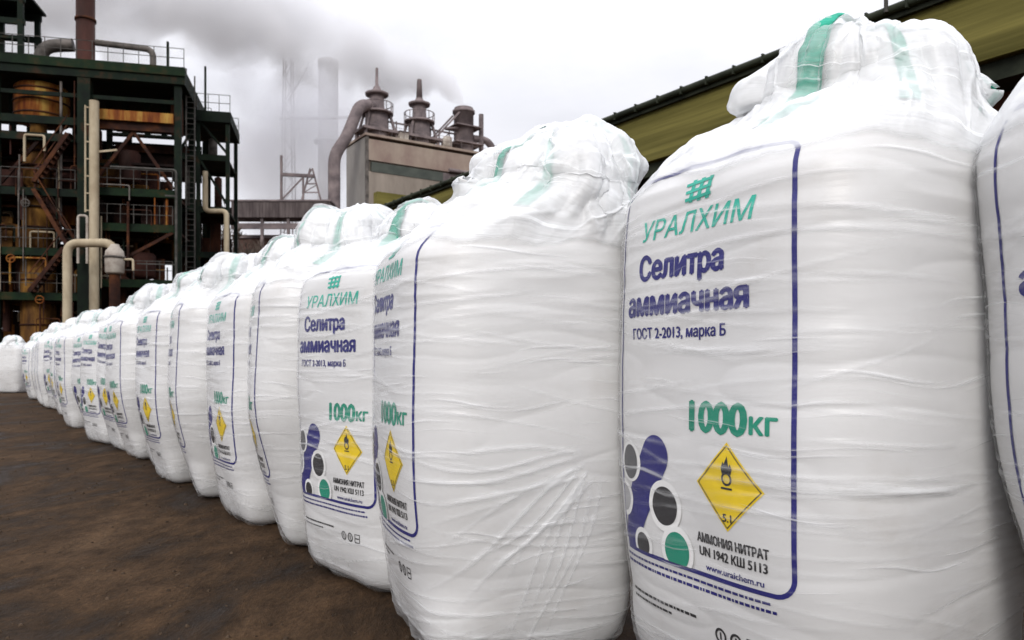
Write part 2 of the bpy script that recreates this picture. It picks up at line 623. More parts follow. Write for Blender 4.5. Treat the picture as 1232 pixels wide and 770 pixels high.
# ------------------------------------------------------------------ process structure at the far left
PX0, PY0, PRZ = -18.1, 42.0, R(13.3)
ps = thing('process_structure', 'tall dark green steel process structure full of rusty pipework', 'plant structure', (PX0, PY0, 0), PRZ)
rp_ = random.Random(12)
xs = [-.15, -4.75, -8.95, -13.2]
for yy in (0, 4.6, 9.2):
    for i, x in enumerate(xs):
        w = .34 if yy == 0 else .28
        if yy == 0 and i == 1:
            w = .62
        MB().box(x - w / 2, x + w / 2, yy - w / 2, yy + w / 2, 0, 16.1).build('column', M['frame'], ps)
lev = [3.2, 5.5, 8.5, 10.4, 13.95]
levl = [4.7, 7.05, 10.2, 13.1, 14.0]
for yy in (0, 4.6, 9.2):
    for z in lev:
        MB().box(-4.4, -.34, yy - .1, yy + .1, z - .42, z).build('beam', M['deck'] if z in (5.5, 8.5, 10.4) else M['frame_rust'], ps)
    for z in levl:
        MB().box(-8.76, -5.1, yy - .1, yy + .1, z - .4, z).build('beam', M['frame'] if z > 8 else M['deck'], ps)
        MB().box(-13.0, -9.14, yy - .1, yy + .1, z - .4, z).build('beam', M['frame'], ps)
    for z in (15.25,):
        MB().box(-13.0, -.34, yy - .07, yy + .07, z - .16, z + .05).build('beam', M['frame'], ps)
for z in lev[:4]:
    MB().box(-4.5, -.3, .13, 4.4, z - .25, z - .12).build('deck', M['frame_rust'], ps)
for z in levl[:4]:
    MB().box(-13, -5.1, .13, 4.4, z - .25, z - .12).build('deck', M['frame_rust'], ps)
MB().box(-13.6, .25, -.35, 9.7, 16.12, 16.95).build('roof_deck', M['frame'], ps)
MB().box(-13.6, .28, -.45, -.353, 16.55, 17.02).build('deck_edge', M['deck'], ps)
MB().box(-4.4, -.34, -.32, -.12, 13.97, 14.5).build('ledge', M['rust_tank'], ps)
# dark cladding and machinery screens behind, with gaps that let the sky through
m = MB()
hole = {(-7.0, 9), (-6.2, 9), (-8.6, 8), (-1.2, 11), (-1.9, 12), (-8.6, 10), (-8.4, 12), (-11.0, 9), (-2.7, 6)}
x = -13.3
while x < -.2:
    for k in range(14):
        if any(abs(x - hx_) < .45 and k == hk for hx_, hk in hole) or (rp_.random() < .025 and k > 5):
            continue
        m.box(x, x + .84, 5.0 + rp_.uniform(0, .06), 5.14, k * 1.0 + .003, k * 1.0 + .99)
    x += .85
m.build('cladding', M['dark_clad'], ps)
for x, z0, z1 in [(-1.5, 14.2, 16.1), (-2.4, 14.2, 16.1), (-3.6, 14.2, 16.1), (-6.2, 13.3, 16.1), (-9.4, 13.3, 16.1)]:
    MB().box(x - .14, x + .14, 3.2, 3.5, z0, z1).build('column', M['frame'], ps)
for z in (14.75, 15.75):
    MB().box(-4.4, -.3, 4.75, 4.85, z, z + .18).build('beam', M['frame_rust'], ps)
MB().box(-.9, -.3, 2.0, 2.4, 14.0, 16.1).build('panel', M['dark_clad'], ps)
for k in range(26):                                  # cable trays, gratings and switch panels in the bays
    x, y = rp_.uniform(-12.8, -1.6), rp_.uniform(.3, 3.8)
    z = rp_.choice([3.3, 4.75, 5.6, 7.1, 8.6, 10.45, 10.5, 12.2])
    if k % 2:
        MB().box(x, x + rp_.uniform(.5, 1.3), y, y + .25, z, z + rp_.uniform(.7, 1.9)).build('panel', rp_.choice([M['dark_clad'], M['frame'], M['frame_rust'], M['brick_red']]), ps)
    else:
        MB().box(x, x + rp_.uniform(1.5, 3.2) if x < -4 else -.5, y, y + .4, z + 1.4, z + 1.52).build('cable_tray', rp_.choice([M['frame'], M['frame_rust'], M['dark_clad']]), ps)
for x0, x1, z0, z1 in [(-4.5, -.35, 12.2, 13.9), (-4.5, -.35, 3.3, 5.0), (-8.9, -5.1, 3.2, 4.4), (-13.2, -9.1, 8.0, 13.9)]:
    MB().box(x0, x1, 4.75, 4.9, z0, z1).build('screen', M['dark_clad'], ps)
for k in range(34):                                  # sheet screens and stained casings crowd the lower bays
    x = rp_.uniform(-13.0, -1.4)
    z = rp_.choice([.2, 1.6, 3.3, 4.9, 5.7, 7.2, 8.7, 10.6, 11.4])
    w_, h_ = rp_.uniform(.5, 1.8), rp_.uniform(.8, 2.2)
    y = rp_.uniform(1.2, 3.9)
    MB().box(x, min(x + w_, -.4), y, y + rp_.uniform(.05, .8), z, min(z + h_, 13.4)).build('casing', rp_.choice([M['dark_clad'], M['dark_clad'], M['frame_rust'], M['brick_red'], M['rust_tank'] if k % 3 == 0 else M['frame_rust'], M['ochre']]), ps)
# diagonal braces and stairs
for a, b_ in [((-4.5, -.02, 5.6), (-.4, -.02, 8.1)), ((-4.5, .1, 10.5), (-2.4, .1, 13.5)), ((-.4, .1, 10.5), (-2.4, .1, 13.5)), ((-8.8, .1, 10.4), (-6.8, .1, 13.0)), ((-5.0, .1, 7.2), (-6.9, .1, 10.0))]:
    MB().bar(a, b_, .16).build('brace', M['frame_rust'], ps)
for (xa, za, xb, zb) in [(-7.0, 10.4, -5.4, 13.0), (-5.4, 7.1, -7.0, 10.0), (-7.2, 4.7, -5.6, 7.0)]:
    m = MB()
    for dy in (-.7, -.05):
        m.bar((xa, dy, za), (xb, dy, zb), .10, .2)
        m.bar((xa, dy, za + .95), (xb, dy, zb + .95), .05)
    for q in range(11):
        t = q / 10
        m.box(xa + (xb - xa) * t - .12, xa + (xb - xa) * t + .12, -.68, -.08, za + (zb - za) * t - .015, za + (zb - za) * t + .015)
    m.build('stair', M['frame_rust'], ps)


def railing(m, x0, x1, y, z, h=1.05, step=.75):
    k = max(1, int(abs(x1 - x0) / step))
    for i in range(k + 1):
        x = x0 + (x1 - x0) * i / k
        m.bar((x, y, z), (x, y, z + h), .035)
    for q in (.5, 1.0):
        m.bar((x0, y, z + h * q), (x1, y, z + h * q), .03)


m = MB()
railing(m, -13.4, .2, -.3, 17.02)
railing(m, -13.4, .2, 9.5, 16.95)
for z in (10.4, 8.5, 5.5):
    railing(m, -4.3, -.4, -.16, z + .003, 1.0, .6)
for z in (10.2, 7.05, 4.7):
    railing(m, -8.7, -5.2, -.16, z + .003, 1.0, .7)
m.build('railing', M['rail'], ps)
# pipework inside the bays
pm = [M['frame_rust'], M['frame_rust'], M['brick_red'], M['pipe_grey'], M['ochre'], M['frame'], M['cream'], M['rust_tank']]
for k in range(92):
    x = rp_.uniform(-12.8, -.5)
    y = rp_.uniform(.4, 4.2)
    z = rp_.choice([3.3, 4.8, 5.6, 7.1, 8.6, 10.5])
    r_ = rp_.choice([.05, .07, .09, .13, .2])
    mt = rp_.choice(pm if r_ < .12 else pm[:5])
    t = rp_.random()
    h = rp_.uniform(.9, 2.4)
    if t < .45:
        pts = [(x, y, z - .6), (x, y, z + h)]
    elif t < .75:
        x2 = max(-13, min(-.5, x + rp_.choice([-1, 1]) * rp_.uniform(1.0, 3)))
        pts = [(x, y, z), (x, y, z + h * .6), (x2, y, z + h * .6), (x2, y, z + .2)]
    else:
        x2 = max(-13, min(-.5, x + rp_.uniform(-3, 3)))
        pts = [(x, y, z + h * .5), (x2 + .3, y, z + h * .5)]
    MB().tube(pts, r_, 10, bend=r_ * 2.2 if len(pts) > 2 else 0).build('process_pipe', mt, ps)
for (x, y, z, r_, h, mt) in [(-2.9, 1.4, 11.0, .55, 1.8, 'brick_red'), (-1.2, 1.9, 8.6, .5, 1.3, 'frame_rust'), (-2.2, 1.6, 5.7, .6, 1.5, 'brick_red'), (-3.4, 1.6, 8.6, .4, 1.2, 'frame_rust'),
                             (-7.9, 1.5, 4.9, .55, 1.4, 'ochre'), (-6.3, 2.6, 10.4, .5, 1.6, 'frame_rust'), (-1.6, 1.2, 3.3, .5, 1.5, 'frame_rust'), (-10.6, 1.6, 7.2, .7, 2.0, 'ochre')]:
    MB().lathe([(.05, 0), (r_ * .8, .03), (r_, .18), (r_, h - .2), (r_ * .8, h - .05), (.08, h)], 20, (x, y, z)).build('process_vessel', M[mt], ps)
# thin conduits, drop pipes and valve wheels across the face
for k in range(64):
    x, y = rp_.uniform(-12.8, -.5), rp_.uniform(-.28, .35)
    z = rp_.uniform(2.5, 12.5)
    r_ = rp_.choice([.03, .04, .05, .07])
    mt = rp_.choice([M['frame_rust'], M['frame_rust'], M['brick_red'], M['pipe_grey'], M['rust_tank'], M['frame'], M['cream']])
    if k % 3:
        MB().tube([(x, y, z), (x, y, min(15.9, z + rp_.uniform(1.0, 5.0)))], r_, 8).build('conduit', mt, ps)
    else:
        x2 = max(-13, x - rp_.uniform(.8, 2.6))
        MB().tube([(x, y, z), (x, y, z + .8), (x2, y, z + .8), (x2, y, z - .6)], r_, 8, bend=.12).build('conduit', mt, ps)
for k in range(14):
    x, z = rp_.uniform(-12.5, -.6), rp_.choice([4.3, 6.4, 9.3, 11.2])
    MB().tube([(x + .2 * math.cos(q * math.pi / 6), -.45, z + .2 * math.sin(q * math.pi / 6)) for q in range(13)], .03, 6, False).tube([(x, -.45, z), (x, .1, z)], .05, 8).bar((x - .2, -.45, z), (x + .2, -.45, z), .03).build('valve_wheel', rp_.choice([M['brick_red'], M['rust_tank'], M['pipe_grey']]), ps)
# frame standing on the roof
rf = thing('roof_frame', 'dark open steel frame standing on the plant roof beside the curved duct', 'steel frame', (0, 0, 0), 0)
rf.location = Vector((PX0, PY0, 17.02)) + Matrix.Rotation(PRZ, 3, 'Z') @ Vector((-8.0, .8, 0))
rf.rotation_euler = (0, 0, PRZ)
for x in (-.1, -1.9, -4.2):
    for y in (0, 2.4):
        MB().box(x - .13, x + .13, y - .13, y + .13, 0, 3.6).build('post', M['frame'], rf)
for z, h in ((1.2, .12), (2.0, .3), (3.2, .5)):
    MB().box(-4.4, .1, -.1, .1, z, z + h).build('beam', M['frame'], rf)
    MB().box(-4.4, .1, 2.3, 2.5, z, z + h).build('beam', M['frame'], rf)
MB().box(-4.5, .25, -.3, 2.7, 3.62, 3.75).build('platform', M['frame'], rf)


def onplant(x, y, z=0):
    return Vector((PX0, PY0, z)) + Matrix.Rotation(PRZ, 3, 'Z') @ Vector((x, y, 0))


def placed(m, name, mat, loc, label, cat, group=None, rz=PRZ):
    o = m.build(name, mat)
    o.location = loc
    o.rotation_euler = (0, 0, rz)
    return tag(o, label, cat, group)


# tank, reactor, stacks and ducts of the plant
t = thing('rusty_tank', 'orange and yellow rusty tank under the plant roof', 'tank', onplant(-7.35, 1.6, 14.0), PRZ)
MB().lathe([(.1, .002), (1.25, .03), (1.33, .12), (1.33, 1.85), (1.2, 2.0), (.1, 2.06)], 36).build('shell', M['rust_tank'], t)
m = MB()
for z in (.3, 1.0, 1.6):
    m.lathe([(1.335, z), (1.37, z), (1.37, z + .09), (1.335, z + .09)], 36)
m.build('hoop', M['frame_rust'], t)
t = thing('ochre_column', 'tall ochre lagged column below the rusty tank', 'process column', onplant(-7.4, 1.25, 0), PRZ)
MB().lathe([(.85, .0), (.85, 6.9), (.62, 7.1), (.62, 7.2), (.78, 7.3), (.78, 10.0), (.55, 10.2), (.55, 10.5), (.72, 10.6), (.72, 13.0), (.4, 13.3), (.4, 13.95)], 28).build('shell', M['ochre'], t)
m = MB()
for z in (3.0, 5.4, 8.2, 9.3, 11.5, 12.3):
    m.lathe([(.79 if z > 7.2 else .86, z), (.9, z), (.9, z + .08), (.79 if z > 7.2 else .86, z + .08)], 28)
m.build('hoop', M['frame_rust'], t)
p = onplant(-5.0, .9, 16.96)
t = thing('brown_stack', 'thick red-brown exhaust stack rising from the plant roof', 'stack', p, PRZ)
MB().lathe([(.62, 0), (.62, .12), (.47, .14), (.47, 9.0), (.5, 9.0), (.5, 9.2)], 28).build('shell', M['brick_red'], t)
MB().lathe([(.475, 2.6), (.53, 2.6), (.53, 2.72), (.475, 2.72)], 28).build('flange', M['frame_rust'], t)
placed(MB().tube([(0, 0, 0), (0, 0, 1.05), (1.6, 0, 1.25)], .34, 20, bend=.8), 'roof_duct', M['pipe_grey'], onplant(-7.2, .9, 16.96), 'fat grey-brown duct elbow joining the brown stack on the roof', 'duct')
placed(MB().tube([(0, 0, 1.5), (2.9, 0, 1.38), (2.9, 0, 0)], .17, 16, bend=.45), 'roof_pipe', M['pipe_grey'], onplant(-4.5, .9, 16.96), 'long dark roof pipe bending down at its far end', 'pipe')
t = thing('roof_cabinet', 'small pale cabinets behind the roof railing', 'cabinet', onplant(-3.3, 2.2, 16.96), PRZ)
MB().box(-.6, .3, 0, .8, 0, .75).build('case', M['vessel_white'], t)
MB().box(-.65, .35, -.05, .85, .753, .82).build('lid', M['rail'], t)
placed(MB().tube([(0, 0, 0), (0, 0, 1.7)], .07, 8), 'mast', M['frame'], onplant(-.75, .4, 16.96), 'short dark mast on the main plant roof corner', 'mast')
# cream standpipe with ladder pipe, inverted U pipe, white vessel
t = thing('cream_standpipe', 'tall straight cream standpipe in front of the dark plant', 'pipe', onplant(-4.12, -.75, 0), PRZ)
MB().tube([(0, 0, 0), (0, 0, 14.75)], .235, 20).build('pipe', M['cream'], t)
m = MB().tube([(-.42, 0, 8.9), (-.42, 0, 14.5)], .05, 8)
for z in np.arange(9.0, 14.5, .9):
    m.bar((-.42, 0, z), (-.2, 0, z), .06)
m.build('side_pipe', M['cream'], t)
MB().bar((.2, 0, 12.1), (1.1, 0, 12.25), .1).build('branch', M['cream'], t)
MB().tube([(-.75, -.05, 6.2), (-.75, -.05, 8.7), (-.32, -.05, 8.7), (-.32, -.05, 6.2)], .07, 10, bend=.15).build('side_loop', M['vessel_white'], t)
q0 = wpos(81, 395, 38.5)
placed(MB().tube([(0, 0, 0), (0, 0, 7.0), (2.25, 0, 7.05), (2.25, 0, 6.0)], .215, 20, bend=.55), 'bent_pipe', M['cream'], (q0.x, q0.y, 0), 'cream pipe bent over like a walking cane above the far bags', 'pipe', rz=R(4))
q1 = wpos(138, 330, 38.6)
t = thing('white_vessel', 'small dirty white vessel hanging under the bent cream pipe', 'vessel', (q1.x, q1.y, q1.z), R(4))
MB().lathe([(.05, 0), (.36, .02), (.44, .1), (.46, .85), (.42, 1.15), (.24, 1.38), (.2, 1.5)], 24).build('shell', M['vessel_white'], t)
MB().lathe([(.47, .8), (.50, .8), (.50, .9), (.47, .9)], 24).build('band', M['pipe_grey'], t)
MB().tube([(.4, 0, .75), (.9, 0, .75), (.9, 0, .2)], .06, 8, bend=.12).build('branch', M['cream'], t)
MB().lathe([(.25, -q1.z), (.25, -.02)], 16).build('leg', M['frame_rust'], t)
t = thing('grey_pipe_loop', 'slender grey pipe loop on the face of the dark plant', 'pipe', onplant(-3.4, -.55, 0), PRZ)
MB().tube([(0, 0, 11.4), (3.25, 0, 11.4), (3.25, 0, 5.6)], .06, 10, bend=.2).build('pipe', M['rail'], t)
MB().bar((2.7, 0, 10.0), (3.2, 0, 10.0), .08).build('branch', M['rail'], t)
MB().bar((1.3, 0, 6.3), (3.2, 0, 6.3), .06).build('branch', M['rail'], t)

# lower wing beside the process structure
p = wpos(274, 436, 46)
w2 = thing('plant_annex', 'lower dark steel wing with roof railing at the end of the plant', 'plant structure', (p.x, p.y, 0), PRZ)
for y in (0, 4.0):
    for x in (0, -1.65, -2.75):
        MB().box(x - .11, x + .11, y - .11, y + .11, 0, 15.3).build('column', M['frame'], w2)
    for z in (5.2, 7.6, 10.3, 13.4):
        for xa, xb in ((-1.53, -.12), (-2.63, -1.77)):
            MB().box(xa, xb, y - .09, y + .09, z - .35, z).build('beam', M['frame'], w2)
for z in (5.2, 7.6, 10.3, 13.4):
    MB().box(-2.7, 0, .12, 3.88, z - .2, z - .08).build('deck', M['frame'], w2)
MB().box(-2.95, .2, -.25, 4.3, 15.32, 15.95).build('roof_deck', M['frame'], w2)
m = MB()
for k in range(11):
    for i in range(4):
        if k in (9,) and i in (1, 3):
            continue
        m.box(-2.6 + i * .64, -2.6 + i * .64 + .62, 2.4, 2.5, k * .98, k * .98 + .97)
m.build('cladding', M['dark_clad'], w2)
for a, b_ in [((0, 0, 10.4), (-1.5, 0, 13.0)), ((0, .05, 13.5), (-1.5, .05, 15.3)), ((-2.7, 0, 13.5), (-1.7, 0, 15.3))]:
    MB().bar(a, b_, .14).build('brace', M['frame'], w2)
m = MB()
railing(m, -2.9, .15, -.2, 15.953, 1.0, .6)
railing(m, -2.9, .15, 4.2, 15.953, 1.0, .6)
m.build('railing', M['rail'], w2)
for k, (x, z0, h, r_, mt) in enumerate([(-2.3, 10.4, 2.6, .3, 'pipe_grey'), (-.7, 10.4, 2.0, .22, 'frame_rust'), (-1.0, 13.45, 1.3, .26, 'pipe_grey'), (-2.2, 7.7, 2.2, .35, 'frame_rust'), (-.6, 5.3, 1.8, .3, 'rust_tank'), (-1.3, 5.3, 2.0, .16, 'ochre')]):
    MB().lathe([(.05, 0), (r_, .1), (r_, h - .12), (.05, h)], 16, (x, 1.2, z0)).build('process_vessel', M[mt], w2)
o = MB().tube([(0, 0, 0), (0, 0, 3.0)], .07, 8).build('mast', M['frame'])
o.location = wpos(247, 140, 46.2)
tag(o, 'tall thin dark mast on the lower plant wing', 'mast')
o = MB().tube([(0, 0, 12.3), (0, 0, 9.95), (1.25, 0, 9.95), (1.25, 0, 4.0)], .15, 14, bend=.3).build('bent_pipe', M['cream'])
p = wpos(247, 436, 45.3)
o.location = (p.x, p.y, 0)
tag(o, 'stepped cream pipe running down the outside of the lower plant wing', 'pipe')
t = thing('stair_tower', 'narrow pale ladder cage between the plant and its lower wing', 'ladder', wpos(224, 436, 43.3).xy.to_3d(), PRZ)
m = MB()
m.bar((0, 0, 0), (0, 0, 17.6), .07)
m.bar((.45, 0, 0), (.45, 0, 17.2), .07)
m.build('rail', M['rail'], t)
m = MB()
for k in range(55):
    m.bar((.04, 0, .4 + k * .3), (.41, 0, .4 + k * .3), .035)
m.build('rung', M['rail'], t)
t.name = 'ladder'

# ------------------------------------------------------------------ boiler house far behind
BX, BY, BRZ = -15.2, 80.0, R(32.9)
bh = thing('boiler_house', 'big tan windowless boiler house with a dark band', 'building', (BX, BY, 0), BRZ)
MB().box(.003, 17, .3, 5.6, 0, 22.2).build('wall', M['clad_tan'], bh)
MB().box(0, .3, 0, .297, 0, 24.7).build('corner_post', M['pipe_grey'], bh)
MB().box(.303, 17, .0, .297, 0, 21.0).build('front_wall', M['clad_tan'], bh)
MB().box(.6, 9.0, -.06, .297, 21.003, 22.0).build('window_band', M['band_dark'], bh)
MB().box(9.003, 17, -.02, .297, 21.003, 22.0).build('window_band', M['tower'], bh)
MB().box(.303, 17, .02, 5.6, 22.203, 24.4).build('upper_band', M['clad_pink'], bh)
MB().box(-.02, .0, .30, 5.6, 0, 24.6).build('side_wall', M['clad_grey'], bh)
MB().box(-.15, 17.1, -.15, 5.75, 24.703, 24.95).build('roof', M['clad_pink'], bh)
for z in (7, 14):
    MB().box(.31, 17, -.10, -.003, z, z + .18).build('ledge', M['clad_grey'], bh)
m = MB()
railing(m, .1, 17, .0, 24.95, 1.1, 1.3)
railing(m, .1, 17, 5.5, 24.95, 1.1, 1.3)
m.build('railing', M['tower'], bh)
for i, (x, z) in enumerate([(7.5, 19.9), (8.8, 20.6), (9.6, 22.3)]):
    MB().tube([(x, -.35, z), (x + 5, -.35, z), (x + 5, -.35, z - 3)], .22, 10, bend=.5).build('pipe', M['tower'], bh)


def onboiler(x, y, z=24.95):
    return Vector((BX, BY, z)) + Matrix.Rotation(BRZ, 3, 'Z') @ Vector((x, y, 0))


def vent_tower(x, y, s, label, spire):
    t = thing('vent_tower', label, 'vent tower', onboiler(x, y), BRZ, 'vent towers on the boiler house roof')
    m = MB()
    for dx in (-1.9, 1.9):
        for dy in (-1.2, 1.2):
            m.bar((dx * s, dy, 0), (dx * s * .6, dy * .6, 3.2 * s), .22)
    m.box(-2.1 * s, 2.1 * s, -1.5, 1.5, .9, 1.15)
    m.build('support', M['tower'], t)
    MB().lathe([(1.25 * s, 0), (1.25 * s, 3.3 * s), (.8 * s, 3.9 * s), (.75 * s, 5.2 * s)], 24).build('drum', M['tower'], t)
    MB().lathe([(1.4 * s, 3.1 * s), (1.75 * s, 3.1 * s), (1.75 * s, 3.3 * s), (1.4 * s, 3.3 * s)], 24).build('flange', M['tower'], t)
    MB().lathe([(.3, 5.203 * s), (1.2 * s, 5.25 * s), (1.25 * s, 5.5 * s), (.5, 5.8 * s), (.3, 6.3 * s), (.3 * spire, 6.3 * s), (.22 * spire, 8.4 * s)], 24).build('cap', M['tower'], t)
    m = MB()
    for k in range(14):
        a = 2 * math.pi * k / 14
        m.bar((1.7 * s * math.cos(a), 1.7 * s * math.sin(a), 3.3 * s), (1.7 * s * math.cos(a), 1.7 * s * math.sin(a), 4.3 * s), .06)
    m.tube([(1.7 * s * math.cos(q * math.pi / 10), 1.7 * s * math.sin(q * math.pi / 10), 4.28 * s) for q in range(21)], .05, 6, False)
    m.build('railing', M['tower'], t)
    t.scale = (1.06, 1.06, 1.0)
    return t


vent_tower(2.3, 2.6, .96, 'haze-paled vent tower with a thin spire above the big duct', .6)
vent_tower(7.4, 2.6, .93, 'haze-paled vent tower with a thick spire between the first tower and the smoking stack', 1.1)
t = thing('smoking_stack', 'wide dark stack pouring out grey smoke', 'stack', onboiler(13.1, 2.6), BRZ)
MB().lathe([(1.15, 0), (1.15, 5.0), (1.3, 5.0), (1.3, 5.3), (1.1, 5.3), (1.1, 5.6)], 28).build('shell', M['tower'], t)
MB().tube([(2.0, -.6, 0), (2.0, -.6, 5.1)], .28, 12).build('side_pipe', M['tower'], t)
MB().tube([(1.0, -.3, 2.2), (3.2, -.3, 2.3), (4.4, -.3, .2)], .42, 14, bend=.9).build('outlet', M['tower'], t)
for a, b_ in [((-1.0, -.8, 4.8), (-4.2, -.8, 1.2)), ((-1.0, .8, 4.8), (-4.2, .8, 1.2)), ((-1.1, -.8, 3.0), (-3.0, -.8, 2.6))]:
    MB().bar(a, b_, .18).build('brace', M['tower'], t)
m = MB()
m.box(-1.8, 1.8, -1.6, 1.6, 1.2, 1.35)
m.box(-1.7, 1.7, -1.5, 1.5, 3.2, 3.33)
m.build('platform', M['tower'], t)
placed(MB().tube([(1.6, 2.2, 28.6), (-.2, 1.2, 28.2), (-2.0, .4, 24.2), (-3.3, .4, 22.2), (-3.3, .4, 0)], .62, 16, bend=1.0), 'flue_duct', M['tower'], (BX, BY, 0), 'crooked haze-paled flue duct dropping down beside the boiler house', 'duct', rz=BRZ)

t = thing('roof_hut', 'small pale hut on the boiler house roof between the vent towers', 'hut', onboiler(4.7, 1.2), BRZ)
MB().box(-.5, .5, -.5, .5, 0, 1.0).build('wall', M['vessel_white'], t)
MB().box(-.6, .6, -.6, .6, 1.003, 1.1).build('roof', M['tower'], t)
t = thing('roof_tank', 'small pale tank on the boiler house roof beside the smoking stack', 'tank', onboiler(10.2, 1.2), BRZ)
MB().lathe([(.05, .25), (.5, .28), (.55, .4), (.55, 1.3), (.4, 1.5), (.05, 1.55)], 18).build('shell', M['vessel_white'], t)
MB().lathe([(.45, 0), (.45, .247)], 12).build('base', M['tower'], t)
for x, y, h in [(4.1, 4.2, 2.6), (5.6, 4.4, 1.9), (9.4, 4.4, 2.9), (11.0, 4.0, 2.1), (.7, 4.6, 2.2)]:
    MB().tube([(x, y, 24.95), (x, y, 24.95 + h)], .14, 8).build('vent_pipe', M['tower'], bh)
m = MB()
for z in (26.2, 27.4):
    m.bar((3.4, 2.6, z), (6.4, 2.6, z), .16)
    m.bar((8.5, 2.6, z), (12.0, 2.6, z), .16)
for x in (3.6, 4.6, 5.6, 8.8, 9.9, 11.2):
    m.bar((x, 2.6, 24.95), (x, 2.6, 27.6), .12)
m.bar((8.8, 2.6, 24.95), (11.2, 2.6, 27.4), .1)
m.build('pipe_rack', M['tower'], bh)

# chimney, mast, gallery, frame tower, low brick building
p = wpos(395, 436, 112)
ch = thing('chimney', 'pale tall chimney fading into the steam', 'chimney', (p.x, p.y, 0))
MB().lathe([(1.9, 0), (1.55, 22), (1.38, 44), (1.5, 44), (1.5, 45)], 28).build('shaft', M['chimney'], ch)
MB().lathe([(1.5, 33), (2.1, 33), (2.1, 33.25), (1.5, 33.25)], 28).build('gallery', M['clad_grey'], ch)
p = wpos(347, 436, 104)
lm = thing('lattice_mast', 'faint lattice mast with a crossarm in the steam', 'mast', (p.x, p.y, 0))
m = MB()
for dx in (-.7, .7):
    for dy in (-.7, .7):
        m.bar((dx * 1.5, dy * 1.5, 0), (dx * .7, dy * .7, 42), .16)
for k in range(20):
    z = k * 2.1
    w = .7 * (1.5 - .8 * z / 42)
    sg = 1 if k % 2 else -1
    m.bar((-w * sg, -w, z), (w * sg, -w, z + 2.1), .09)
    m.bar((-w * sg, w, z), (w * sg, w, z + 2.1), .09)
m.build('lattice', M['tower'], lm)
m = MB()
m.bar((-1.2, 0, 34.0), (8.6, 0, 34.2), .3)
m.bar((0, 0, 36.5), (2.6, 0, 41.0), .16)
m.build('crossarm', M['tower'], lm)

gl = thing('conveyor_gallery', 'long grey-brown conveyor gallery on trestles before the steam', 'gallery', (-25.6, 70, 0))
MB().box(0, 9.0, 0, 2.2, 14.25, 15.7).build('gallery_box', M['gallery'], gl)
m = MB()
for k in range(30):
    m.box(.1 + k * .3, .16 + k * .3, -.05, -.003, 14.28, 15.66)
m.build('sheet_rib', M['gallery'], gl)
MB().box(-.1, 9.1, -.1, 2.3, 15.703, 15.85).build('roof', M['tower'], gl)
for x in (.3, 2.6, 5.0, 7.4, 8.8):
    MB().box(x, x + .25, .2, .45, 0, 14.247).build('trestle_leg', M['tower'], gl)
MB().box(-.1, 9.1, .18, .47, 13.25, 13.75).build('truss', M['tower'], gl)
ft = thing('frame_tower', 'open steel frame tower with A-shaped brace on the gallery roof', 'steel frame', (-21.2, 70.6, 15.85))
MB().bar((0, 0, 0), (0, 0, 4.2), .2).build('post', M['tower'], ft)
MB().bar((2.0, 0, 0), (2.0, 0, 2.4), .16).build('post', M['tower'], ft)
MB().bar((.1, 0, 2.45), (3.0, 0, 2.3), .28).build('beam', M['tower'], ft)
MB().bar((.1, 0, .2), (2.0, 0, 2.2), .12).build('brace', M['tower'], ft)
m = MB()
for dx in (-1, 1):
    m.bar((2.75 + dx * .9, 0, 0), (2.75 + dx * .1, 0, 3.0), .14)
for z in (.8, 1.6, 2.3):
    m.bar((2.75 - .9 + z * .27, 0, z), (2.75 + .9 - z * .27, 0, z), .1)
    m.bar((2.75 - .9 + z * .27, 0, z), (2.75 + .9 - (z + .7) * .27, 0, z + .7), .07)
m.build('lattice', M['tower'], ft)
lb = thing('brick_building', 'low brown brick building under the conveyor gallery', 'building', (-26.5, 73.5, 0))
MB().box(0, 11, 0, 6, 0, 12.9).build('wall', M['brick'], lb)
MB().box(-.2, 11.2, -.2, 6.2, 12.903, 13.2).build('roof', M['tower'], lb)
for k in range(5):
    MB().box(1 + k * 2, 2 + k * 2, -.03, .0, 10.4, 11.8).build('window', M['band_dark'], lb)

# bare trees behind the plant
rt = random.Random(3)


def bare_tree(loc, h, label):
    t = thing('bare_tree', label, 'tree', loc, 0, 'bare trees behind the plant')
    MB().tube([(0, 0, 0), (.1, 0, h * .35), (0, .1, h * .6)], [.22, .16, .10], 8).build('trunk', M['bark'], t)
    m = MB()

    def grow(p, d, ln, r_, lv):
        q = p + d * ln
        m.tube([p, q], [r_, r_ * .6], 5, False)
        if lv == 0:
            return
        for _ in range(4):
            dd = (d + Vector((rt.uniform(-.8, .8), rt.uniform(-.8, .8), rt.uniform(-.2, .6)))).normalized()
            grow(p + d * ln * rt.uniform(.4, 1), dd, ln * rt.uniform(.55, .75), max(.025, r_ * .55), lv - 1)
    for k in range(7):
        a = rt.uniform(0, 6.28)
        grow(Vector((0, 0, h * rt.uniform(.3, .6))), Vector((math.cos(a) * .6, math.sin(a) * .6, 1)).normalized(), h * .2, .09, 4)
    m.build('crown', M['bark'], t)


p = wpos(279, 436, 68)
bare_tree((p.x, p.y, 0), 15.5, 'taller bare brown tree between the plant wing and the brick building')
p = wpos(296, 436, 88)
bare_tree((p.x, p.y, 0), 15, 'fainter bare tree farther back beside the conveyor gallery')


# ------------------------------------------------------------------ smoke and steam
def volume_mat(name, col, dens, build):
    m = bpy.data.materials.new(name)
    m.use_nodes = True
    nt = m.node_tree
    nt.nodes.clear()
    n, l = nt.nodes.new, nt.links.new
    out, pv = n('ShaderNodeOutputMaterial'), n('ShaderNodeVolumePrincipled')
    pv.inputs['Color'].default_value = (*col, 1)
    pv.inputs['Density'].default_value = dens
    pv.inputs['Anisotropy'].default_value = 0.1
    l(pv.outputs['Volume'], out.inputs['Volume'])
    l(build(nt, n, l), pv.inputs['Density'])
    return m


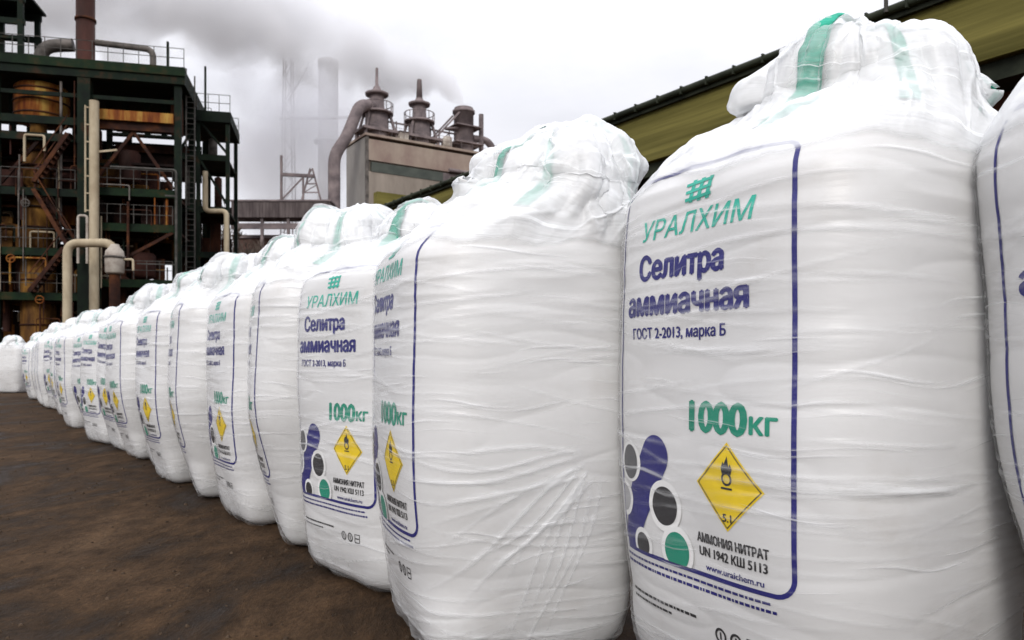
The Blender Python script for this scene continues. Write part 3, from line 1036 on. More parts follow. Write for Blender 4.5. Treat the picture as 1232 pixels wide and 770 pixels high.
def mth(n, l, op, a, b=None, clamp=False):
    x = n('ShaderNodeMath')
    x.operation = op
    x.use_clamp = clamp
    for i, v in enumerate((a, b)):
        if v is None:
            continue
        if isinstance(v, (int, float)):
            x.inputs[i].default_value = v
        else:
            l(v, x.inputs[i])
    return x.outputs[0]


def plume(nt, n, l):
    tc = n('ShaderNodeTexCoord')
    sp = n('ShaderNodeSeparateXYZ')
    l(tc.outputs['Object'], sp.inputs[0])
    x = mth(n, l, 'MAXIMUM', sp.outputs[0], 0.01)
    zc = mth(n, l, 'MULTIPLY', mth(n, l, 'POWER', x, 0.5), 2.0)
    rad = mth(n, l, 'ADD', mth(n, l, 'MULTIPLY', mth(n, l, 'POWER', x, 0.62), 0.82), 0.75)
    dz = mth(n, l, 'SUBTRACT', sp.outputs[2], zc)
    rr_ = mth(n, l, 'SQRT', mth(n, l, 'ADD', mth(n, l, 'MULTIPLY', dz, dz), mth(n, l, 'MULTIPLY', sp.outputs[1], sp.outputs[1])))
    nz = n('ShaderNodeTexNoise')
    nz.inputs['Scale'].default_value = 0.17
    nz.inputs['Detail'].default_value = 7
    nz.inputs['Roughness'].default_value = 0.6
    nz.inputs['Distortion'].default_value = 0.6
    l(tc.outputs['Object'], nz.inputs['Vector'])
    f = mth(n, l, 'SUBTRACT', 1.0, mth(n, l, 'DIVIDE', rr_, rad))
    f = mth(n, l, 'ADD', f, mth(n, l, 'MULTIPLY', mth(n, l, 'SUBTRACT', nz.outputs['Fac'], 0.5), 3.2))
    f = mth(n, l, 'MULTIPLY', f, 1.3, True)
    st = mth(n, l, 'MULTIPLY', mth(n, l, 'ADD', sp.outputs[0], 1.0), 1.0, True)
    f = mth(n, l, 'MULTIPLY', f, st)
    return mth(n, l, 'MULTIPLY', f, mth(n, l, 'DIVIDE', 2.9, mth(n, l, 'MULTIPLY', rad, 1.0)))


def steam(nt, n, l):
    tc = n('ShaderNodeTexCoord')
    mp = n('ShaderNodeMapping')
    mp.inputs['Scale'].default_value = (1 / 14, 1 / 8, 1 / 15)
    l(tc.outputs['Object'], mp.inputs['Vector'])
    ln = n('ShaderNodeVectorMath')
    ln.operation = 'LENGTH'
    l(mp.outputs[0], ln.inputs[0])
    nz = n('ShaderNodeTexNoise')
    nz.inputs['Scale'].default_value = 0.16
    nz.inputs['Detail'].default_value = 5
    l(tc.outputs['Object'], nz.inputs['Vector'])
    f = mth(n, l, 'SUBTRACT', 0.85, ln.outputs['Value'])
    f = mth(n, l, 'ADD', f, mth(n, l, 'MULTIPLY', mth(n, l, 'SUBTRACT', nz.outputs['Fac'], 0.5), 2.0))
    return mth(n, l, 'MULTIPLY', mth(n, l, 'MULTIPLY', f, 1.2, True), 0.36)


p = onboiler(13.1, 2.6, 30.4)
o = MB().box(-1.2, 62, -9, 9, -2, 30).build('smoke', volume_mat('grey smoke', (0.92, 0.92, 0.93), 1, plume))
o.location = p
o.rotation_euler = (0, 0, R(180 + 6))
o['kind'] = 'stuff'
p = wpos(350, 165, 98)
o = MB().box(-19, 19, -9.5, 9.5, -18, 20).build('steam', volume_mat('white steam', (0.97, 0.97, 0.99), 1, steam))
o.location = p
o['kind'] = 'stuff'

# ------------------------------------------------------------------ bulk bags
_rng = np.random.default_rng(7)
_perm = np.concatenate([_rng.permutation(256)] * 3)
_grad = _rng.normal(size=(256, 3))
_grad /= np.linalg.norm(_grad, axis=1)[:, None]


def perlin(p):
    """3D gradient noise, p (...,3), about -0.6..0.6"""
    i = np.floor(p).astype(int)
    f = p - i
    i &= 255
    u = f * f * f * (f * (f * 6 - 15) + 10)
    tot = 0
    for dx in (0, 1):
        wx = u[..., 0] if dx else 1 - u[..., 0]
        for dy in (0, 1):
            wy = u[..., 1] if dy else 1 - u[..., 1]
            for dz in (0, 1):
                wz = u[..., 2] if dz else 1 - u[..., 2]
                h = _perm[_perm[_perm[(i[..., 0] + dx) & 255] + ((i[..., 1] + dy) & 255)] + ((i[..., 2] + dz) & 255)]
                g = _grad[h]
                d = g[..., 0] * (f[..., 0] - dx) + g[..., 1] * (f[..., 1] - dy) + g[..., 2] * (f[..., 2] - dz)
                tot = tot + wx * wy * wz * d
    return tot


def sstep(a, b, x):
    t = np.clip((x - a) / (b - a), 0, 1)
    return t * t * (3 - 2 * t)


# --- flat print of the panel: u 0..0.66 to the right, v up; layer lifts one ink over another
def deps_mesh(o):
    dg = bpy.context.evaluated_depsgraph_get()
    return bpy.data.meshes.new_from_object(o.evaluated_get(dg))


def fill_outline(v, ed):
    """triangles inside closed outlines (even-odd), by constrained Delaunay"""
    co, _, fc, _, _, _ = delaunay_2d_cdt([Vector(p) for p in v], ed, [], 0, 1e-7)
    P = np.array([c[:2] for c in co])
    A, B = v[[e[0] for e in ed]], v[[e[1] for e in ed]]
    keep = []
    for q in fc:
        c = P[list(q)].mean(0)
        cr = (A[:, 1] > c[1]) != (B[:, 1] > c[1])
        xi = A[cr, 0] + (c[1] - A[cr, 1]) / (B[cr, 1] - A[cr, 1]) * (B[cr, 0] - A[cr, 0])
        if (xi > c[0]).sum() % 2:
            keep.append(tuple(q))
    return P, keep


def text_flat(s, u0, u1, v0, cap, weight=0.0, shear=0.0):
    res = []
    for body in ('Н', s):
        c = bpy.data.curves.new('t', 'FONT')
        c.body = body
        c.resolution_u = 3
        c.fill_mode = 'NONE'
        o = bpy.data.objects.new('t', c)
        COL.objects.link(o)
        me = deps_mesh(o)
        v = np.array([x.co[:2] for x in me.vertices])
        res.append(fill_outline(v, [tuple(e.vertices) for e in me.edges]))
        bpy.data.objects.remove(o)
        bpy.data.meshes.remove(me)
        bpy.data.curves.remove(c)
    H = np.ptp(res[0][0][:, 1])
    v, f = res[1]
    x0, x1 = v[:, 0].min(), v[:, 0].max()
    out = np.empty_like(v)
    out[:, 1] = v0 + v[:, 1] * cap / H
    out[:, 0] = u0 + (v[:, 0] - x0) / (x1 - x0) * (u1 - u0) + shear * (out[:, 1] - v0)
    if not weight:
        return out, f
    w = weight * cap                      # heavier face: the letters struck several times, a hair apart
    V, Fs = [], []
    for dx, dy in ((-w, 0), (0, 0), (w, 0), (0, w * .6), (0, -w * .6)):
        k = len(V) * len(out)
        V.append(out + np.array([dx, dy]))
        Fs += [tuple(i + k for i in q) for q in f]
    return np.concatenate(V), Fs


def disc(c, r, n=36, ry=None, clip=None):
    t = np.linspace(0, 2 * np.pi, n, endpoint=False)
    v = np.stack([c[0] + r * np.cos(t), c[1] + (ry or r) * np.sin(t)], 1)
    if clip:
        v[:, 0] = np.maximum(v[:, 0], clip[0])
        v[:, 1] = np.maximum(v[:, 1], clip[1])
    return v, [tuple(range(n))]


def ring(c, r0, r1, n=20):
    t = np.linspace(0, 2 * np.pi, n, endpoint=False)
    a = np.stack([c[0] + r0 * np.cos(t), c[1] + r0 * np.sin(t)], 1)
    b = np.stack([c[0] + r1 * np.cos(t), c[1] + r1 * np.sin(t)], 1)
    return np.r_[a, b], [(i, (i + 1) % n, n + (i + 1) % n, n + i)[::-1] for i in range(n)]


def line(pts, w):
    p = np.array(pts, float)
    d = np.gradient(p, axis=0)
    d /= np.linalg.norm(d, axis=1)[:, None]
    nn = np.stack([-d[:, 1], d[:, 0]], 1) * w / 2
    v = np.r_[p + nn, p - nn]
    k = len(p)
    return v, [(i, k + i, k + i + 1, i + 1) for i in range(k - 1)]


def poly(pts):
    return np.array(pts, float), [tuple(range(len(pts)))]


class Flat:
    def __init__(self):
        self.items = []

    def add(self, vf, mat, layer=0):
        self.items.append((vf[0], vf[1], mat, layer))

    def bake(self, step=0.030):
        bm = bmesh.new()
        for v, f, mat, layer in self.items:
            vs = [bm.verts.new((x, y, layer)) for x, y in v]
            for q in f:
                try:
                    fc = bm.faces.new([vs[i] for i in q])
                except ValueError:
                    continue
                fc.material_index = mat
                if fc.normal.z < 0 or True:
                    fc.normal_update()
                    if fc.normal.z < 0:
                        fc.normal_flip()
        bmesh.ops.triangulate(bm, faces=bm.faces[:])
        bm.verts.index_update()
        V = [tuple(v.co) for v in bm.verts]
        todo = [(tuple(v.index for v in f.verts), f.material_index) for f in bm.faces]
        bm.free()
        Fc, mi, mid = [], [], {}
        while todo:                       # halve the longest edge until the ink can follow the curved cloth
            (a, b_, c), m = todo.pop()
            es = sorted(((math.dist(V[p][:2], V[q][:2]), p, q, r_) for p, q, r_ in ((a, b_, c), (b_, c, a), (c, a, b_))), reverse=True)
            ln, p, q, r_ = es[0]
            if ln < step:
                Fc.append((a, b_, c))
                mi.append(m)
                continue
            k = (min(p, q), max(p, q))
            if k not in mid:
                mid[k] = len(V)
                V.append(tuple((x + y) / 2 for x, y in zip(V[p], V[q])))
            h = mid[k]
            todo += [((p, h, r_), m), ((h, q, r_), m)]
        return np.array(V), Fc, mi


V0, VH, PW = 0.40, 1.08, 0.66
NAVY, GREEN, YELLOW, BLACK, WHITE, GREY, DULL, LOGO = range(8)


def fv(f):
    return V0 + VH * f


def zig(n, seed):
    r = random.Random(seed)
    return [(r.uniform(0.006, 0.03)) for _ in range(n)]


PR = {k: Flat() for k in ('emblem', 'brand_name', 'product_name', 'grade_line', 'weight_mark', 'hazard_text', 'web_address', 'small_print', 'handling_symbol')}
let = PR['emblem']
# emblem: a lattice of short bars above the name
for i in range(3):
    let.add(poly([(0.325 + i * 0.032, fv(0.895)), (0.340 + i * 0.032, fv(0.895)), (0.350 + i * 0.032, fv(0.952)), (0.335 + i * 0.032, fv(0.952))]), LOGO)
for i in range(3):
    let.add(poly([(0.312, fv(0.898 + i * 0.019)), (0.412, fv(0.902 + i * 0.019)), (0.412, fv(0.910 + i * 0.019)), (0.312, fv(0.906 + i * 0.019))]), LOGO, 1)
let = PR['brand_name']
let.add(text_flat('УРАЛХИМ', 0.12, 0.55, fv(0.822), 0.056, 0.018, 0.22), LOGO)
let = PR['product_name']
let.add(text_flat('Селитра', 0.12, 0.46, fv(0.720), 0.068, 0.075), NAVY)
let.add(text_flat('аммиачная', 0.06, 0.54, fv(0.628), 0.068, 0.075), NAVY)
let = PR['grade_line']
let.add(text_flat('ГОСТ 2-2013, марка Б', 0.09, 0.47, fv(0.567), 0.030, 0.05), NAVY)
let = PR['weight_mark']
let.add(text_flat('1000', 0.345, 0.540, fv(0.342), 0.080, 0.07), GREEN)
let.add(text_flat('кг', 0.552, 0.622, fv(0.347), 0.056, 0.045), GREEN)
let = PR['hazard_text']
let.add(text_flat('АММОНИЯ НИТРАТ', 0.365, 0.600, fv(0.078), 0.024, 0.06), BLACK)
let.add(text_flat('UN 1942 КШ 5113', 0.372, 0.595, fv(0.046), 0.024, 0.06), BLACK)
let = PR['web_address']
let.add(text_flat('www.uralchem.ru', 0.395, 0.585, fv(0.014), 0.016, 0.05), NAVY)
let = PR['small_print']
# small print below the frame, too small to read: rows of tiny word-length dashes
for row, (vv, h, c, a, bnd) in enumerate([(0.374, 0.007, NAVY, 0.0, 0.60), (0.354, 0.008, NAVY, 0.0, 0.61), (0.272, 0.008, BLACK, 0.02, 0.33), (0.252, 0.007, BLACK, 0.02, 0.22)]):
    u = a
    rr_ = random.Random(row)
    while u < bnd:
        w = rr_.uniform(0.006, 0.024)
        let.add(poly([(u, vv), (u + w, vv), (u + w, vv + h), (u, vv + h)]), c)
        u += w + 0.004
let = PR['handling_symbol']
for i in range(3):
    cx = 0.43 + i * 0.055
    if i < 2:
        let.add(ring((cx, 0.25), 0.014, 0.021), BLACK)
        let.add(poly([(cx - 0.003, 0.240), (cx + 0.003, 0.240), (cx + 0.003, 0.260), (cx - 0.003, 0.260)]), BLACK)
    else:
        let.add(line([(cx - .017, .232), (cx + .017, .232), (cx + .017, .268), (cx - .017, .268), (cx - .017, .234)], 0.006), BLACK)
        let.add(poly([(cx - .012, .247), (cx + .012, .247), (cx + .012, .253), (cx - .012, .253)]), BLACK)
BAKED = {k: f.bake() for k, f in PR.items()}

bor = Flat()
rc = 0.045
path = [(0.012, fv(1.0)), (PW - rc, fv(1.0))]
path += [(PW - rc + rc * math.sin(t), fv(1.0) - rc + rc * math.cos(t)) for t in np.linspace(0.15, np.pi / 2 - 0.1, 6)]
path += [(PW, fv(1.0) - rc)] + [(PW, fv(0) + rc)]
path += [(PW - rc + rc * math.cos(t), fv(0) + rc - rc * math.sin(t)) for t in np.linspace(0.15, np.pi / 2 - 0.1, 6)]
path += [(PW - rc, fv(0)), (0.012, fv(0))]
path2 = []
for a_, b_ in zip(path[:-1], path[1:]):
    k_ = max(1, int(math.hypot(b_[0] - a_[0], b_[1] - a_[1]) / 0.025))
    path2 += [(a_[0] + (b_[0] - a_[0]) * i / k_, a_[1] + (b_[1] - a_[1]) * i / k_) for i in range(k_)]
path2.append(path[-1])
bor.add(line(path2, 0.012), NAVY)
bor.add(line([(0.006, fv(1.0) - 0.02 - i * (VH - 0.04) / 40) for i in range(41)], 0.010), NAVY)
BAKED['panel_border'] = bor.bake(0.06)

dia = Flat()
dc, dr = (0.482, fv(0.222)), 0.110


def dm(s, c=dc):
    return [(c[0], c[1] - s), (c[0] + s, c[1]), (c[0], c[1] + s), (c[0] - s, c[1])]


dia.add(poly(dm(dr)), YELLOW)
o_, i_ = dm(dr * 0.94), dm(dr * 0.905)
for k in range(4):
    k2 = (k + 1) % 4
    dia.add(poly([o_[k], o_[k2], i_[k2], i_[k]]), BLACK, 1)
fx, fy = dc[0], dc[1] + 0.020
dia.add(ring((fx, fy), 0.0115, 0.0175), BLACK, 1)
dia.add(poly([(fx - .018, fy - .026), (fx + .018, fy - .026), (fx + .018, fy - .021), (fx - .018, fy - .021)]), BLACK, 1)
dia.add(poly([(fx - .015, fy + .012), (fx + .015, fy + .012), (fx + .019, fy + .026), (fx + .012, fy + .038), (fx + .008, fy + .030), (fx + .002, fy + .056), (fx - .008, fy + .036), (fx - .012, fy + .042), (fx - .018, fy + .026)]), BLACK, 1)
dia.add(text_flat('5.1', dc[0] - .014, dc[0] + .014, dc[1] - .086, 0.020, 0.06), BLACK, 1)
BAKED['hazard_diamond'] = dia.bake()

mo = Flat()
bot = fv(0) + 0.006


def cap(a, b, ra, rb, n=18):
    a, b = np.array(a), np.array(b)
    ang = math.atan2(b[1] - a[1], b[0] - a[0])
    t1_ = np.linspace(ang - np.pi / 2, ang + np.pi / 2, n)
    p = [(b[0] + rb * math.cos(t), b[1] + rb * math.sin(t)) for t in t1_]
    p += [(a[0] + ra * math.cos(t + np.pi), a[1] + ra * math.sin(t + np.pi)) for t in t1_]
    return poly([(max(x, 0.016), max(y, bot)) for x, y in p])


mo.add(cap((0.10, 0.53), (0.195, 0.685), 0.055, 0.058), NAVY)
mo.add(cap((0.055, 0.43), (0.10, 0.53), 0.045, 0.055), NAVY, 1)
mo.add(disc((0.07, 0.655), 0.058), WHITE, 2)
mo.add(disc((0.07, 0.655), 0.042, ry=0.050), GREY, 3)
mo.add(disc((0.235, 0.552), 0.070), WHITE, 2)
mo.add(disc((0.235, 0.552), 0.053), BLACK, 3)
mo.add(disc((0.02, 0.545), 0.055, clip=(0.016, bot)), WHITE, 2)
mo.add(disc((0.02, 0.545), 0.040, clip=(0.016, bot)), DULL, 3)
mo.add(disc((0.125, 0.425), 0.048, clip=(0.016, bot)), WHITE, 2)
mo.add(disc((0.125, 0.425), 0.034, clip=(0.016, bot)), BLACK, 3)
mo.add(disc((0.285, 0.440), 0.066, clip=(0.016, bot)), WHITE, 4)
mo.add(disc((0.285, 0.440), 0.050, clip=(0.016, bot)), GREEN, 5)
BAKED['circle_motif'] = mo.bake()

PROFILE = np.array([(.25, .0), (.330, .008), (.385, .035), (.420, .09), (.448, .19), (.470, .36), (.482, .62), (.482, .9), (.478, 1.18), (.472, 1.34), (.462, 1.42), (.440, 1.47),
                    (.405, 1.53), (.365, 1.605), (.332, 1.68), (.312, 1.74), (.306, 1.79), (.288, 1.84), (.243, 1.905), (.175, 1.96), (.10, 1.99), (.05, 2.0), (.004, 2.0)])


def profile_curve():
    # Catmull-Rom through the points, resampled by length
    P = PROFILE
    q = []
    for i in range(len(P) - 1):
        p0, p1, p2, p3 = P[max(i - 1, 0)], P[i], P[i + 1], P[min(i + 2, len(P) - 1)]
        for t in np.linspace(0, 1, 12, endpoint=False):
            q.append(0.5 * ((2 * p1) + (-p0 + p2) * t + (2 * p0 - 5 * p1 + 4 * p2 - p3) * t * t + (-p0 + 3 * p1 - 3 * p2 + p3) * t ** 3))
    q.append(P[-1])
    q = np.array(q)
    d = np.r_[0, np.cumsum(np.linalg.norm(np.diff(q, axis=0), axis=1))]
    return q, d


PQ, PD = profile_curve()
T_OF = lambda z: np.interp(z, PQ[:, 1], PD)


def grid_mesh(name, P, uvs, uvt, mat, bunch=None, cap_top=True, cap_bot=False):
    ns, nt_ = P.shape[:2]
    i = np.arange(ns)
    j = np.arange(nt_ - 1)
    I, J = np.meshgrid(i, j, indexing='ij')
    I2 = (I + 1) % ns
    q = np.stack([I * nt_ + J, I2 * nt_ + J, I2 * nt_ + J + 1, I * nt_ + J + 1], -1).reshape(-1, 4)
    me = bpy.data.meshes.new(name)
    co = P.reshape(-1, 3).astype(np.float32)
    me.vertices.add(len(co))
    me.vertices.foreach_set('co', co.ravel())
    nq = len(q)
    extra = []
    if cap_bot:
        extra.append(np.arange(ns)[::-1] * nt_)
    nl = nq * 4 + sum(len(x) for x in extra)
    me.loops.add(nl)
    me.loops.foreach_set('vertex_index', np.concatenate([q.ravel()] + extra).astype(np.int32))
    me.polygons.add(nq + len(extra))
    ls = list(np.arange(nq) * 4)
    k = nq * 4
    for x in extra:
        ls.append(k)
        k += len(x)
    me.polygons.foreach_set('loop_start', np.array(ls, np.int32))
    me.polygons.foreach_set('use_smooth', np.ones(nq + len(extra), bool))
    me.update(calc_edges=True)
    uvl = me.uv_layers.new(name='UVMap')
    Is = np.stack([I, I + 1, I + 1, I], -1).reshape(-1)
    Js = np.stack([J, J, J + 1, J + 1], -1).reshape(-1)
    su = np.r_[uvs, uvs[-1] + uvs[1] - uvs[0]]
    U = np.zeros((nl, 2), np.float32)
    U[:nq * 4, 0] = su[Is]
    U[:nq * 4, 1] = uvt[Js]
    uvl.data.foreach_set('uv', U.ravel())
    if bunch is not None:
        a = me.attributes.new('bunch', 'FLOAT', 'POINT')
        a.data.foreach_set('value', bunch.reshape(-1).astype(np.float32))
    me.materials.append(mat)
    me.validate()
    return me


def grid_normals(P):
    ds = np.roll(P, -1, 0) - np.roll(P, 1, 0)
    dt = np.gradient(P, axis=1)
    N = np.cross(ds, dt)
    N /= np.linalg.norm(N, axis=2)[..., None] + 1e-12
    return N


def make_variant(seed, ns, nt_, ears=(), fan=None, lean=(0, 0), hump=(0.12, 0.6), scale=1.0, width=1.0, top=1.0, show=(12,), soft=1.0, hood=1.0, shift=(-.10, .07), poke=.006, raise_print=0.0, neck=1.0, taper=.20):
    """all the meshes of one bag: body, film, four loops, print. Printed face looks along local +X."""
    rng = np.random.default_rng(seed)
    off = rng.uniform(0, 200, 3)
    # equal-length stations round a rounded square, s = 0 at the middle of the printed face
    tt = np.linspace(-np.pi, np.pi, 4001)
    rr = (abs(np.cos(tt)) ** 3.6 + abs(np.sin(tt)) ** 3.6) ** (-1 / 3.6)
    d = np.r_[0, np.cumsum(np.hypot(np.diff(rr * np.cos(tt)), np.diff(rr * np.sin(tt))))]
    d -= np.interp(0, tt, d)
    per = d[-1] - d[0]
    s = np.linspace(-per / 2, per / 2, ns, endpoint=False)
    th = np.interp(s, d, tt)
    T = np.linspace(0, PD[-1], nt_)
    a = np.interp(T, PD, PQ[:, 0])
    z = np.interp(T, PD, PQ[:, 1])
    a = a * (1 - taper * (1 - sstep(-.12, .85, z)) * 1.12)
    a = a * (1 - (1 - neck) * sstep(1.48, 1.70, z))
    ex = 3.6 - 1.5 * sstep(1.40, 1.75, z) + 2.6 * (1 - sstep(.0, .32, z))
    c, sn = np.cos(th)[:, None], np.sin(th)[:, None]
    r = (abs(c) ** ex[None] + abs(sn) ** ex[None]) ** (-1 / ex[None])
    hz = sstep(1.55, 1.85, z)[None]
    ell = 1 + hump[0] * hz * np.cos(2 * (th[:, None] - hump[1]))
    # the film is drawn over the webbing like a tent: flat facets between wandering ridges
    thw = th[:, None] + 0.35 * perlin(np.stack([np.cos(th)[:, None] + 0 * z[None], np.sin(th)[:, None] + 0 * z[None], 1.6 * z[None] + 0 * th[:, None]], 2) + off)
    kn = 6
    phi = np.sort((np.arange(kn) + rng.uniform(-.28, .28, kn)) * 2 * np.pi / kn + rng.uniform(0, 6))
    dk = rng.uniform(.80, .98, kn)
    rp_ = np.full_like(r, 9.0)
    for f_, d_ in zip(phi, dk):
        cc = np.cos(thw - f_)
        rp_ = np.minimum(rp_, np.where(cc > .25, d_ / np.maximum(cc, .25), 9))
    rp_ = np.minimum(rp_, 1.18)
    wz = 0.85 * sstep(1.56, 1.76, z)[None]
    r = r * (1 - wz) + rp_ * wz
    Rr = a[None] * r * ell
    X, Y = Rr * c, Rr * sn
    Z = np.repeat(z[None], ns, 0).copy()
    # the hood leans and its crest is uneven
    hx, hy = rng.uniform(-.03, .03, 2) + np.array(shift)
    hh = sstep(1.40, 1.74, z)[None]
    X = X + hx * hh + lean[0] * (z[None] / 1.5)
    Y = Y + hy * hh + lean[1] * (z[None] / 1.5)
    P = np.stack([X, Y, Z], 2)
    lowp = perlin(P * np.array([4.0, 4.0, 3.0]) + off)
    P[..., 2] += 0.14 * lowp * sstep(1.60, 1.9, z)[None]
    P[..., 2] = np.where(P[..., 2] > 1.42, 1.42 + (P[..., 2] - 1.42) * top, P[..., 2])
    N = grid_normals(P)
    # body relief
    body_w = (sstep(.02, .2, z) * (1 - sstep(1.40, 1.5, z)))[None]
    hood_w = sstep(1.42, 1.60, z)[None]
    tip = np.clip(a / .12, 0, 1)[None]
    D = 0.022 * perlin(P * 2.0 + off + 9) + 0.004 * perlin(P * np.array([4, 4, 5]) + off + 31)
    # slack horizontal creases under the shoulder
    cre = perlin(P * np.array([2.4, 2.4, 17]) + off + 55)
    cre = -np.abs(cre) * 0.007 * (sstep(1.0, 1.3, z) * (1 - sstep(1.40, 1.5, z)))[None] * soft
    D = D + cre
    D = D - 0.004 * (1 - np.abs(perlin(P * np.array([2, 2, 9]) + off + 77)) * 3).clip(0, 1) ** 3 * body_w * .5
    # seams run down the corners
    nearc = np.minimum.reduce([np.abs(((th - q + np.pi) % (2 * np.pi)) - np.pi) for q in (np.pi / 4, -np.pi / 4, 3 * np.pi / 4, -3 * np.pi / 4)])
    # gathered cloth and film of the hood
    warp = perlin(P * 3 + off + 13)[..., None] * 0.25
    q = P + warp
    fold = 0
    for k, (fq, am) in enumerate(((2.0, .08), (4.2, .045), (9.5, .018), (21, .004))):
        fold = fold + am * (0.28 - np.abs(perlin(q * np.array([fq, fq, fq * .75]) + off + 17 * k)))
    pl = perlin(np.stack([np.cos(th) * 5, np.sin(th) * 5, th * 0], 1)[:, None, :] + np.stack([z * 0, z * 0, z * 1.2], 1)[None] + off)
    fold = fold + 0.03 * pl
    D = D + fold * hood_w * tip * hood
    for (ang, ez, amp, wd) in ears:
        da = np.abs(((th - R(ang) + np.pi) % (2 * np.pi)) - np.pi)
        D = D + amp * np.exp(-(da / wd) ** 2)[:, None] * np.exp(-((z - ez) / .055) ** 2)[None]
    D = D + 0.03 * hood_w * tip * (.2 - np.abs(perlin(q * 6.5 + off + 140)))
    Pb = P + N * D[..., None]
    Pb[..., 2] = np.maximum(Pb[..., 2], 0.002)
    Pb[:, 0, 2] = 0.002
    Pb *= np.array([scale * width, scale * width, scale])
    Nb = grid_normals(Pb)
    su = s * .475
    body = grid_mesh('body', Pb, su, T, M['bag'], cap_bot=True)
    # film
    j0 = int(np.searchsorted(z, 0.035))
    fo = 0.007 + hood_w * (0.006 + 0.035 * (.35 - np.abs(perlin(q * 4.2 + off + 91))).clip(0, 1) + 0.012 * (.3 - np.abs(perlin(q * 11 + off + 3))).clip(0, 1))
    fo = fo * (0.5 + 0.5 * tip)
    S2, Z2 = np.meshgrid(su, T, indexing='ij')
    streak = np.zeros_like(S2)
    ns_ = 170
    for k in range(ns_):
        s0, z0 = rng.uniform(su[0], su[-1]), rng.uniform(.1, 1.5)
        ln, an, am, wd = rng.uniform(.12, .5), rng.normal(0, .09), rng.uniform(.0012, .0036), rng.uniform(.003, .006)
        ds = (S2 - s0 + per * .475 / 2) % (per * .475) - per * .475 / 2
        dz = Z2 - z0 - an * ds + 0.25 * ds * ds * rng.uniform(-1, 1)
        streak += am * np.exp(-(dz / wd) ** 2) * np.exp(-(ds / ln) ** 4)
    if fan:
        fs, fz, a0, a1, cnt, flen = fan           # pleats that fan out of one pulled point
        for k in range(cnt):
            an = R(a0 + (a1 - a0) * (k + rng.uniform(-.3, .3)) / cnt)
            dx, dy = S2 - fs, Z2 - fz
            al, ac = dx * math.cos(an) + dy * math.sin(an), -dx * math.sin(an) + dy * math.cos(an)
            ll = flen * rng.uniform(.6, 1.1)
            streak += rng.uniform(.0015, .0048) * np.exp(-((ac + .03 * np.sin(al * rng.uniform(4, 9) + k)) / rng.uniform(.005, .009)) ** 2) * sstep(0.03, .15, al) * (1 - sstep(ll * .6, ll, al))
    hoods = np.zeros_like(S2)
    for k in range(90):                               # sharp little gathers all over the hood film
        s0, t0 = rng.uniform(su[0], su[-1]), rng.uniform(float(T_OF(1.44)), PD[-1] * .97)
        an, ln, wd, am = rng.uniform(0, np.pi), rng.uniform(.05, .20), rng.uniform(.005, .012), rng.uniform(.003, .010)
        ds = (S2 - s0 + per * .475 / 2) % (per * .475) - per * .475 / 2
        dt_ = Z2 - t0
        al, ac = ds * math.cos(an) + dt_ * math.sin(an), -ds * math.sin(an) + dt_ * math.cos(an)
        ac = ac + .8 * al * al * rng.uniform(-1, 1)
        hoods += am * np.exp(-(ac / wd) ** 2) * np.exp(-(al / ln) ** 4)
    fo = fo + hoods * hood_w * tip
    fo = fo + streak * (1 - hood_w * .7)
    fo = fo + 0.05 * np.abs(perlin(Pb * 7 + off)) * (1 - sstep(.03, .13, z))[None] + 0.010 * np.abs(perlin(Pb * np.array([12, 12, 5]) + off)) * (1 - sstep(.06, .26, z))[None]
    edge0 = 0.05 * perlin(np.stack([np.cos(th) * 2, np.sin(th) * 2, th * 0 + seed], 1)) + 0.012 * perlin(np.stack([np.cos(th) * 9, np.sin(th) * 9, th * 0 + seed], 1))
    bunch = 0.01 + 0.64 * sstep(1.435, 1.465, z[None] - edge0[:, None] * 1.3) + 0 * fo
    bunch = bunch + hood_w * 0.28 * perlin(q * 3.1 + off + 44)
    bunch = bunch + np.clip(streak / .005, 0, 1) * 0.46 + np.clip(hoods / .006, 0, 1) * hood_w * .25
    bunch = bunch + 0.07 * sstep(0.1, 0.6, perlin(Pb * np.array([1.5, 1.5, 3]) + off)) + 0.18 * np.exp(-((z[None] - .10) / .06) ** 2)
    for cang in show:          # stretched clear over the webbing that pushes up through it
        da = np.abs(((th - R(cang) + np.pi) % (2 * np.pi)) - np.pi)
        bunch = bunch * (1 - 0.72 * np.exp(-(da / .40) ** 2)[:, None] * sstep(1.62, 1.76, z)[None])
    bunch = np.clip(bunch, 0, .97)
    Pf = Pb + Nb * fo[..., None]
    Pf[..., 2] = np.maximum(Pf[..., 2], 0.006)
    film = grid_mesh('film_wrap', Pf[:, j0:], su, T[j0:], M['film'], bunch=bunch[:, j0:])

    def at_(s_, t_):
        """point and normal of the body at cloth coordinates"""
        x = (s_ / .475 - s[0]) / (s[1] - s[0])
        y = np.clip(t_ / PD[-1] * (nt_ - 1), 0, nt_ - 1.001)
        i0 = np.floor(x).astype(int)
        k0 = np.floor(y).astype(int)
        fx_, fy_ = (x - i0)[..., None], (y - k0)[..., None]
        i0 %= ns
        i1 = (i0 + 1) % ns
        mixv = lambda A: (A[i0, k0] * (1 - fx_) + A[i1, k0] * fx_) * (1 - fy_) + (A[i0, k0 + 1] * (1 - fx_) + A[i1, k0 + 1] * fx_) * fy_
        nn = mixv(Nb)
        return mixv(Pb), nn / (np.linalg.norm(nn, axis=-1)[..., None] + 1e-9)

    tz0 = float(T_OF(V0))

    def printed(name, baked):
        V, Fc, mi = baked
        p, nn = at_(V[:, 0] - PW / 2, tz0 + raise_print + V[:, 1] - V0)
        p = p + nn * (0.0015 + 0.0009 * V[:, 2:3])
        me = bpy.data.meshes.new(name)
        me.from_pydata(p.tolist(), [], Fc)
        for m in INK:
            me.materials.append(m)
        me.polygons.foreach_set('material_index', mi)
        me.update()
        return me
    prints = [(k, printed(k, b_)) for k, b_ in BAKED.items()]
    loops = []
